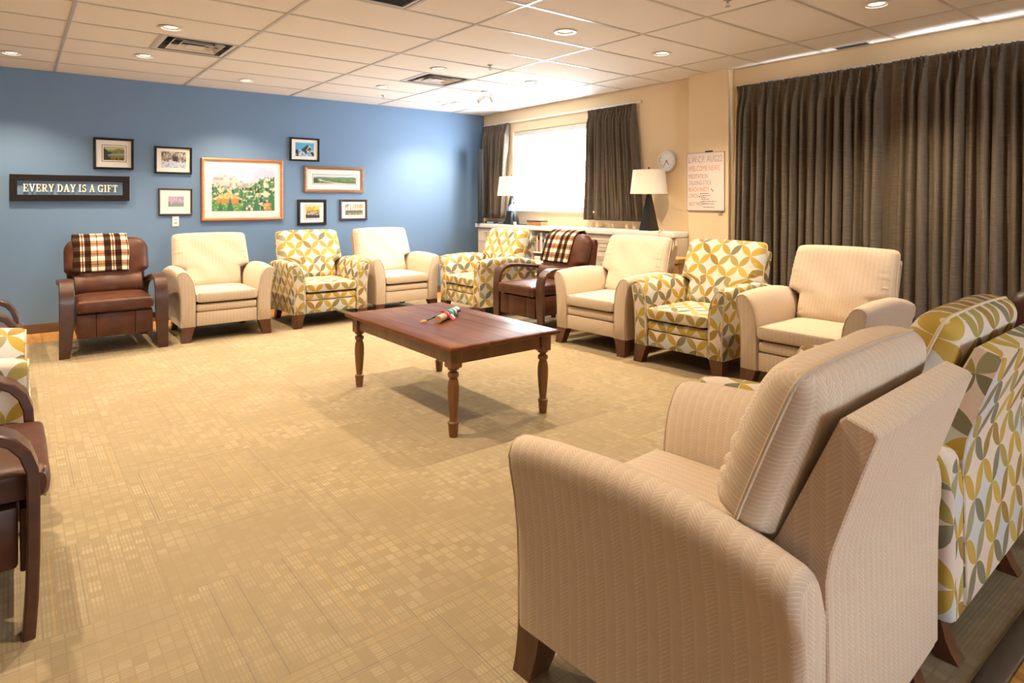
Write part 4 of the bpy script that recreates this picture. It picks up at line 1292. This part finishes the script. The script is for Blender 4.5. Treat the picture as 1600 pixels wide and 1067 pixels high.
# books
yb = 6.64; k = 0
bcol = [(.30, .24, .22), (.62, .45, .20), (.24, .10, .11), (.60, .56, .52), (.20, .20, .23), (.16, .15, .16), (.50, .40, .34), (.30, .13, .07), (.66, .66, .68), (.28, .17, .17), (.55, .50, .45), (.12, .16, .25), (.45, .12, .10), (.6, .6, .55), (.2, .28, .2), (.52, .42, .3)]
bnames = ['charcoal', 'ochre', 'maroon', 'pale grey', 'slate', 'black', 'dusty pink', 'rust brown', 'white', 'plum', 'stone', 'navy', 'red', 'ivory', 'green', 'tan']
for i, c in enumerate(bcol):
    th = random.uniform(.026, .048); h = random.uniform(.205, .262); dp = random.uniform(.17, .21)
    m = plain('book_cover_%s' % bnames[i].replace(' ', '_'), c, .6)
    bk = thing('book', '%s book standing upright on the shelf behind the plaid recliner' % bnames[i], 'book', (XF + .03, yb - th / 2, .6905), 0, 'books standing on the open shelf')
    e = .003
    MB().box(0, dp, -th / 2, -th / 2 + e, 0, h).box(0, dp, th / 2 - e, th / 2, 0, h).box(0, e, -th / 2 + e, th / 2 - e, 0, h).build('cover', m, bk, 0)
    MB().box(e + .001, dp - .005, -th / 2 + e, th / 2 - e, .004, h - .004).build('pages', M['mat_white'], bk, 0)
    MB().box(-.0012, -.0002, -th / 2 + .006, th / 2 - .006, h * .62, h * .80).build('spine_label', M['mat'] if i % 2 else M['espresso'], bk, 0)
    yb -= th + .002
    if yb < 6.05: break
for i, (z, col) in enumerate(((.5385, 'counter'), (.5845, 'mat_white'), )):
    t = thing('paper_stack', ['grey white ream of paper at the bottom of the open shelf pile', 'white ream of paper lying on top of the open shelf pile'][i], 'paper', (XF + .02, 6.53, z), 0, 'paper reams on the open shelf')
    MB().rbox(0, .28, -.108, .108, 0, .043, .004, 1).build('ream', M[col], t)
    MB().rbox(-.001, .281, -.02, .02, .02, .0445, .001, 1).build('wrapper', M['plastic'], t)

# table lamps
def lamp(x, y, label, cord):
    t = thing('table_lamp', label, 'lamp', (x, y, ZT), 0, 'black obelisk table lamps')
    R = []
    for z, h in ((.0005, .078), (.012, .078), (.40, .021), (.415, .018)): R.append([(-h, -h, z), (h, -h, z), (h, h, z), (-h, h, z)])
    MB().loft(R).build('base', M['black'], t, 20)
    MB().tube([(0, 0, .41), (0, 0, .705)], .006, 8).build('stem', M['metal'], t)
    prof = [(.212, .418), (.180, .690), (.177, .690), (.209, .418)]
    b = MB(); b.lathe(prof + [prof[0]], 36, cap=False); b.build('lamp_shade', M['shade'], t, 50)
    b = MB()
    for a in range(3): b.tube([(0, 0, .684), (.185 * math.cos(a * 2.094), .185 * math.sin(a * 2.094), .684)], .0025, 5)
    b.build('spider', M['metal'], t)
    MB().lathe([(.001, .70), (.008, .703), (.011, .712), (.006, .722), (.001, .724)], 12).build('finial', M['black'], t)
    if cord: MB().tube([(-.02, -.077, .006), (-.03, -.12, .030), (-.05, -.20, .034), (-.09, -.26, .012), (-.158, -.285, .006), (-.196, -.295, -.006), (-.198, -.30, -.05)], .003, 6).build('cord', M['dark'], t)
    return t
lamp(5.68, 4.72, 'table lamp with white drum shade and black obelisk base next to the wall clock', True)
lamp(5.68, 7.25, 'table lamp with white drum shade and black base against the bright window', False)
# tiffany style dome lamp
t = thing('accent_lamp', 'little dome lamp with blue and white panels standing before the bright window', 'lamp', (5.605, 7.10, ZT))
MB().lathe([(.001, .0005), (.055, .0005), (.055, .010), (.020, .020), (.014, .05), (.018, .10), (.010, .15), (.001, .16)], 16).build('base', M['black'], t)
nA = 12
for a in range(nA):
    b = MB(); prof = [(.102, .200), (.099, .225), (.085, .258), (.058, .288), (.022, .305)]
    a0, a1 = 2 * PI * a / nA + .02, 2 * PI * (a + 1) / nA - .02
    R = [[(r * math.cos(a0), r * math.sin(a0), z) for r, z in prof], [(r * math.cos(a1), r * math.sin(a1), z) for r, z in prof]]
    V = R[0] + R[1] + [(x * .97, y * .97, z - .003) for x, y, z in R[0] + R[1]]; n = 5; F = []
    for k in range(n - 1): F += [(k, k + 1, n + k + 1, n + k), (2 * n + k, 3 * n + k, 3 * n + k + 1, 2 * n + k + 1)]
    b.add(V, F); b.build('shade_panel', M['yarn_' + ('lightblue', 'white', 'violet')[a % 3]], t, 0)
MB().tube([(0, 0, .15), (0, 0, .31)], .005, 8).build('stem', M['metal'], t)
MB().lathe([(.001, .30), (.032, .302), (.02, .315), (.001, .325)], 12).build('cap', M['steel'], t)
# speaker tower in the corner
t = thing('tower_speaker', 'tall slim black tower speaker on the counter in the blue wall corner', 'speaker', (5.60, 7.915, ZT), D(-35))
MB().rbox(-.045, .0, -.055, .055, .03, 1.125, .006, 2).build('front_grille', M['black'], t)
MB().rbox(.0005, .036, -.053, .053, .03, 1.125, .006, 2).build('cabinet_body', plain('speaker_grey', (.025, .027, .034), .35, .1), t)
MB().rbox(-.06, .05, -.075, .075, .0005, .029, .006, 2).build('base', M['black'], t)
MB().rbox(-.048, -.0455, -.03, .03, .625, .640, .001, 1).build('badge', M['metal'], t)
# player, remote, dark boxes
t = thing('disc_player', 'flat black disc player lying on the counter near the tower speaker', 'player', (5.66, 7.68, ZT))
MB().rbox(-.07, .11, -.13, .13, .004, .038, .004, 1).build('case', M['black'], t)
MB().box(-.0715, -.0702, -.10, .06, .014, .028).build('display', M['yarn_lightblue'], t, 0)
for sx in (-.05, .09):
    for sy in (-.11, .11): MB().lathe([(.001, .0004), (.009, .0004), (.009, .0045), (.001, .0045)], 10, (sx, sy)).build('foot', M['dark'], t)
t = thing('cable_box', 'small dark box with a silver front beside the disc player', 'device', (5.65, 7.42, ZT))
MB().rbox(-.05, .06, -.07, .07, .0005, .046, .004, 1).build('case', M['steel'], t)
MB().box(-.0515, -.0502, -.05, .05, .012, .034).build('front_panel', M['metal'], t, 0)
t = thing('remote_control', 'thin black remote control lying between the dome lamp and the wooden box', 'remote', (5.63, 6.93, ZT), D(12))
MB().rbox(-.025, .025, -.09, .09, .0005, .02, .005, 2).build('body', M['black'], t)
for i in range(4):
    MB().lathe([(.001, .0195), (.006, .0195), (.006, .022), (.001, .022)], 8, (-.008 if i % 2 else .008, -.05 + i * .03)).build('button', M['ink_grey'], t)
t = thing('keepsake_box', 'small honey coloured wooden box on the counter under the window', 'box', (5.66, 6.66, ZT))
MB().rbox(-.06, .06, -.15, .15, .0005, .058, .004, 1).build('body', M['box_wood'], t)
MB().rbox(-.064, .064, -.154, .154, .0585, .072, .004, 1).build('lid', M['espresso'], t)
t = thing('paper_cup', 'tiny white cup on the counter in front of the dome lamp', 'cup', (5.585, 7.06, ZT))
MB().lathe([(.001, .0005), (.018, .0005), (.024, .042), (.0225, .042), (.017, .004), (.001, .004)], 14).build('cup', M['plastic'], t)
MB().lathe([(.001, .036), (.0215, .036), (.0215, .037), (.001, .037)], 14).build('coffee', M['espresso'], t)

# tan box at the pilaster end of the cabinet
t = thing('storage_box', 'tan lidded box standing on the floor at the pilaster end of the cabinet', 'box', (5.40, 4.18, 0))
MB().rbox(-.12, .12, -.165, .195, .0005, .735, .005, 1).build('body', M['card'], t)
MB().rbox(-.126, .126, -.171, .201, .7355, .79, .005, 1).build('lid', M['card'], t)

# ------------------------------------------------------------------ clock and whiteboard
ck = thing('wall_clock', 'round white wall clock between the window and the whiteboard', 'clock', (XW, 4.628, 1.832))
MB().lathe([(.001, -.001), (.122, -.001), (.124, -.012), (.122, -.030), (.114, -.038), (.104, -.038), (.100, -.026)], 40, axis='x', cap=False).build('rim', M['plastic'], ck)
MB().lathe([(.001, -.024), (.101, -.024), (.101, -.020), (.001, -.020)], 40, axis='x').build('dial', plain('clock_dial', (.92, .90, .87), .5), ck)
def text_mesh(body, size, mat, parent, loc, rot, name='lettering', shear=0.0, sx=1.0):
    cu = bpy.data.curves.new(name, 'FONT'); cu.body = body; cu.size = size; cu.shear = shear; cu.resolution_u = 2
    o = bpy.data.objects.new('tmp', cu); C.objects.link(o)
    me = bpy.data.meshes.new_from_object(o)
    bpy.data.objects.remove(o); bpy.data.curves.remove(cu)
    me.materials.clear(); me.materials.append(mat); me.name = name
    q = bpy.data.objects.new(name, me); C.objects.link(q); q.parent = parent; q.location = loc; q.rotation_euler = rot; q.scale = (sx, 1, 1)
    return q
RX = (PI / 2, 0, -PI / 2)      # text facing -X
for h in range(1, 13):
    a = 2 * PI * h / 12; s = str(h)
    yy, zz = -math.sin(a) * .080, math.cos(a) * .080
    text_mesh(s, .026, M['ink_grey'], ck, (-.0245, yy + .0085 * len(s), zz - .009), RX, 'numeral')
def hand(ang, L, w, name):
    b = MB(); d = (-math.sin(ang), math.cos(ang)); n = (-d[1], d[0])
    p = [(-d[0] * .015 + n[0] * w, -d[1] * .015 + n[1] * w), (-d[0] * .015 - n[0] * w, -d[1] * .015 - n[1] * w), (d[0] * L - n[0] * w * .6, d[1] * L - n[1] * w * .6), (d[0] * L + n[0] * w * .6, d[1] * L + n[1] * w * .6)]
    V = [(-.026, *q) for q in p] + [(-.028, *q) for q in p]
    b.add(V, [(0, 1, 2, 3), (7, 6, 5, 4), (0, 4, 5, 1), (1, 5, 6, 2), (2, 6, 7, 3), (3, 7, 4, 0)]); b.build(name, M['dark'], ck, 0)
hand(2 * PI * (4.6 / 12), .052, .0035, 'hour_hand'); hand(2 * PI * 36 / 60, .075, .0022, 'minute_hand')

wbd = thing('whiteboard', 'whiteboard with a handwritten activity list on the pilaster', 'whiteboard', (5.789, 4.04, 1.583))
MB().rbox(-.014, -.0005, -.229, .229, -.309, .309, .002, 1).build('board', M['board'], wbd)
b = MB()
for q in ((-.229, .229, .305, .311), (-.229, .229, -.311, -.305), (-.231, -.227, -.311, .311), (.227, .231, -.311, .311)): b.box(-.016, -.0004, *q)
b.build('rim', M['metal'], wbd, 0)
MB().rbox(-.022, -.001, -.085, .0, .3115, .325, .003, 1).build('hanging_clip', M['dark'], wbd)
MB().rbox(-.030, -.001, -.20, -.15, -.325, -.3115, .003, 1).build('pen_clip', M['metal'], wbd)
WB = [('L.W.C.F. AUG22', .098, .215, .205, 'ink_grey', .62), ('WELCOME NEWS', .080, .213, .115, 'ink_red', .62), ('MEDITATION', .068, .213, .035, 'ink_violet', .60), ('TALKING-STICK', .068, .213, -.035, 'ink_violet', .60),
      ('BEACH PARTY', .068, .213, -.105, 'ink_red', .60), ('LUNCH', .060, .213, -.170, 'ink_grey', .62), ('NEXT WEEK', .058, .213, -.258, 'ink_grey', .60)]
for s, sz, y, z, m, sx in WB: text_mesh(s, sz, M[m], wbd, (-.0165, y, z), RX, 'handwriting', .06, sx)
for i, (y, z, w) in enumerate(((.06, -.128, .10), (.06, -.150, .125), (.05, -.168, .05), (.045, -.188, .09), (.06, -.212, .20), (.03, -.236, .14), (.02, -.272, .13))):
    b = MB(); rr = random.Random(i)
    yy = y
    while yy > y - w:
        d = rr.uniform(.006, .016); b.box(-.0168, -.0160, yy - d, yy, z - .002, z + rr.uniform(.001, .005)); yy -= d + .003
    b.build('scribble', M['ink_black'], wbd, 0)
for y, z in ((-.075, -.085), (-.090, -.100), (.075, -.160)):
    MB().box(-.0170, -.0160, y - .010, y + .002, z - .006, z + .006).build('mark', M['ink_black'], wbd, 0)
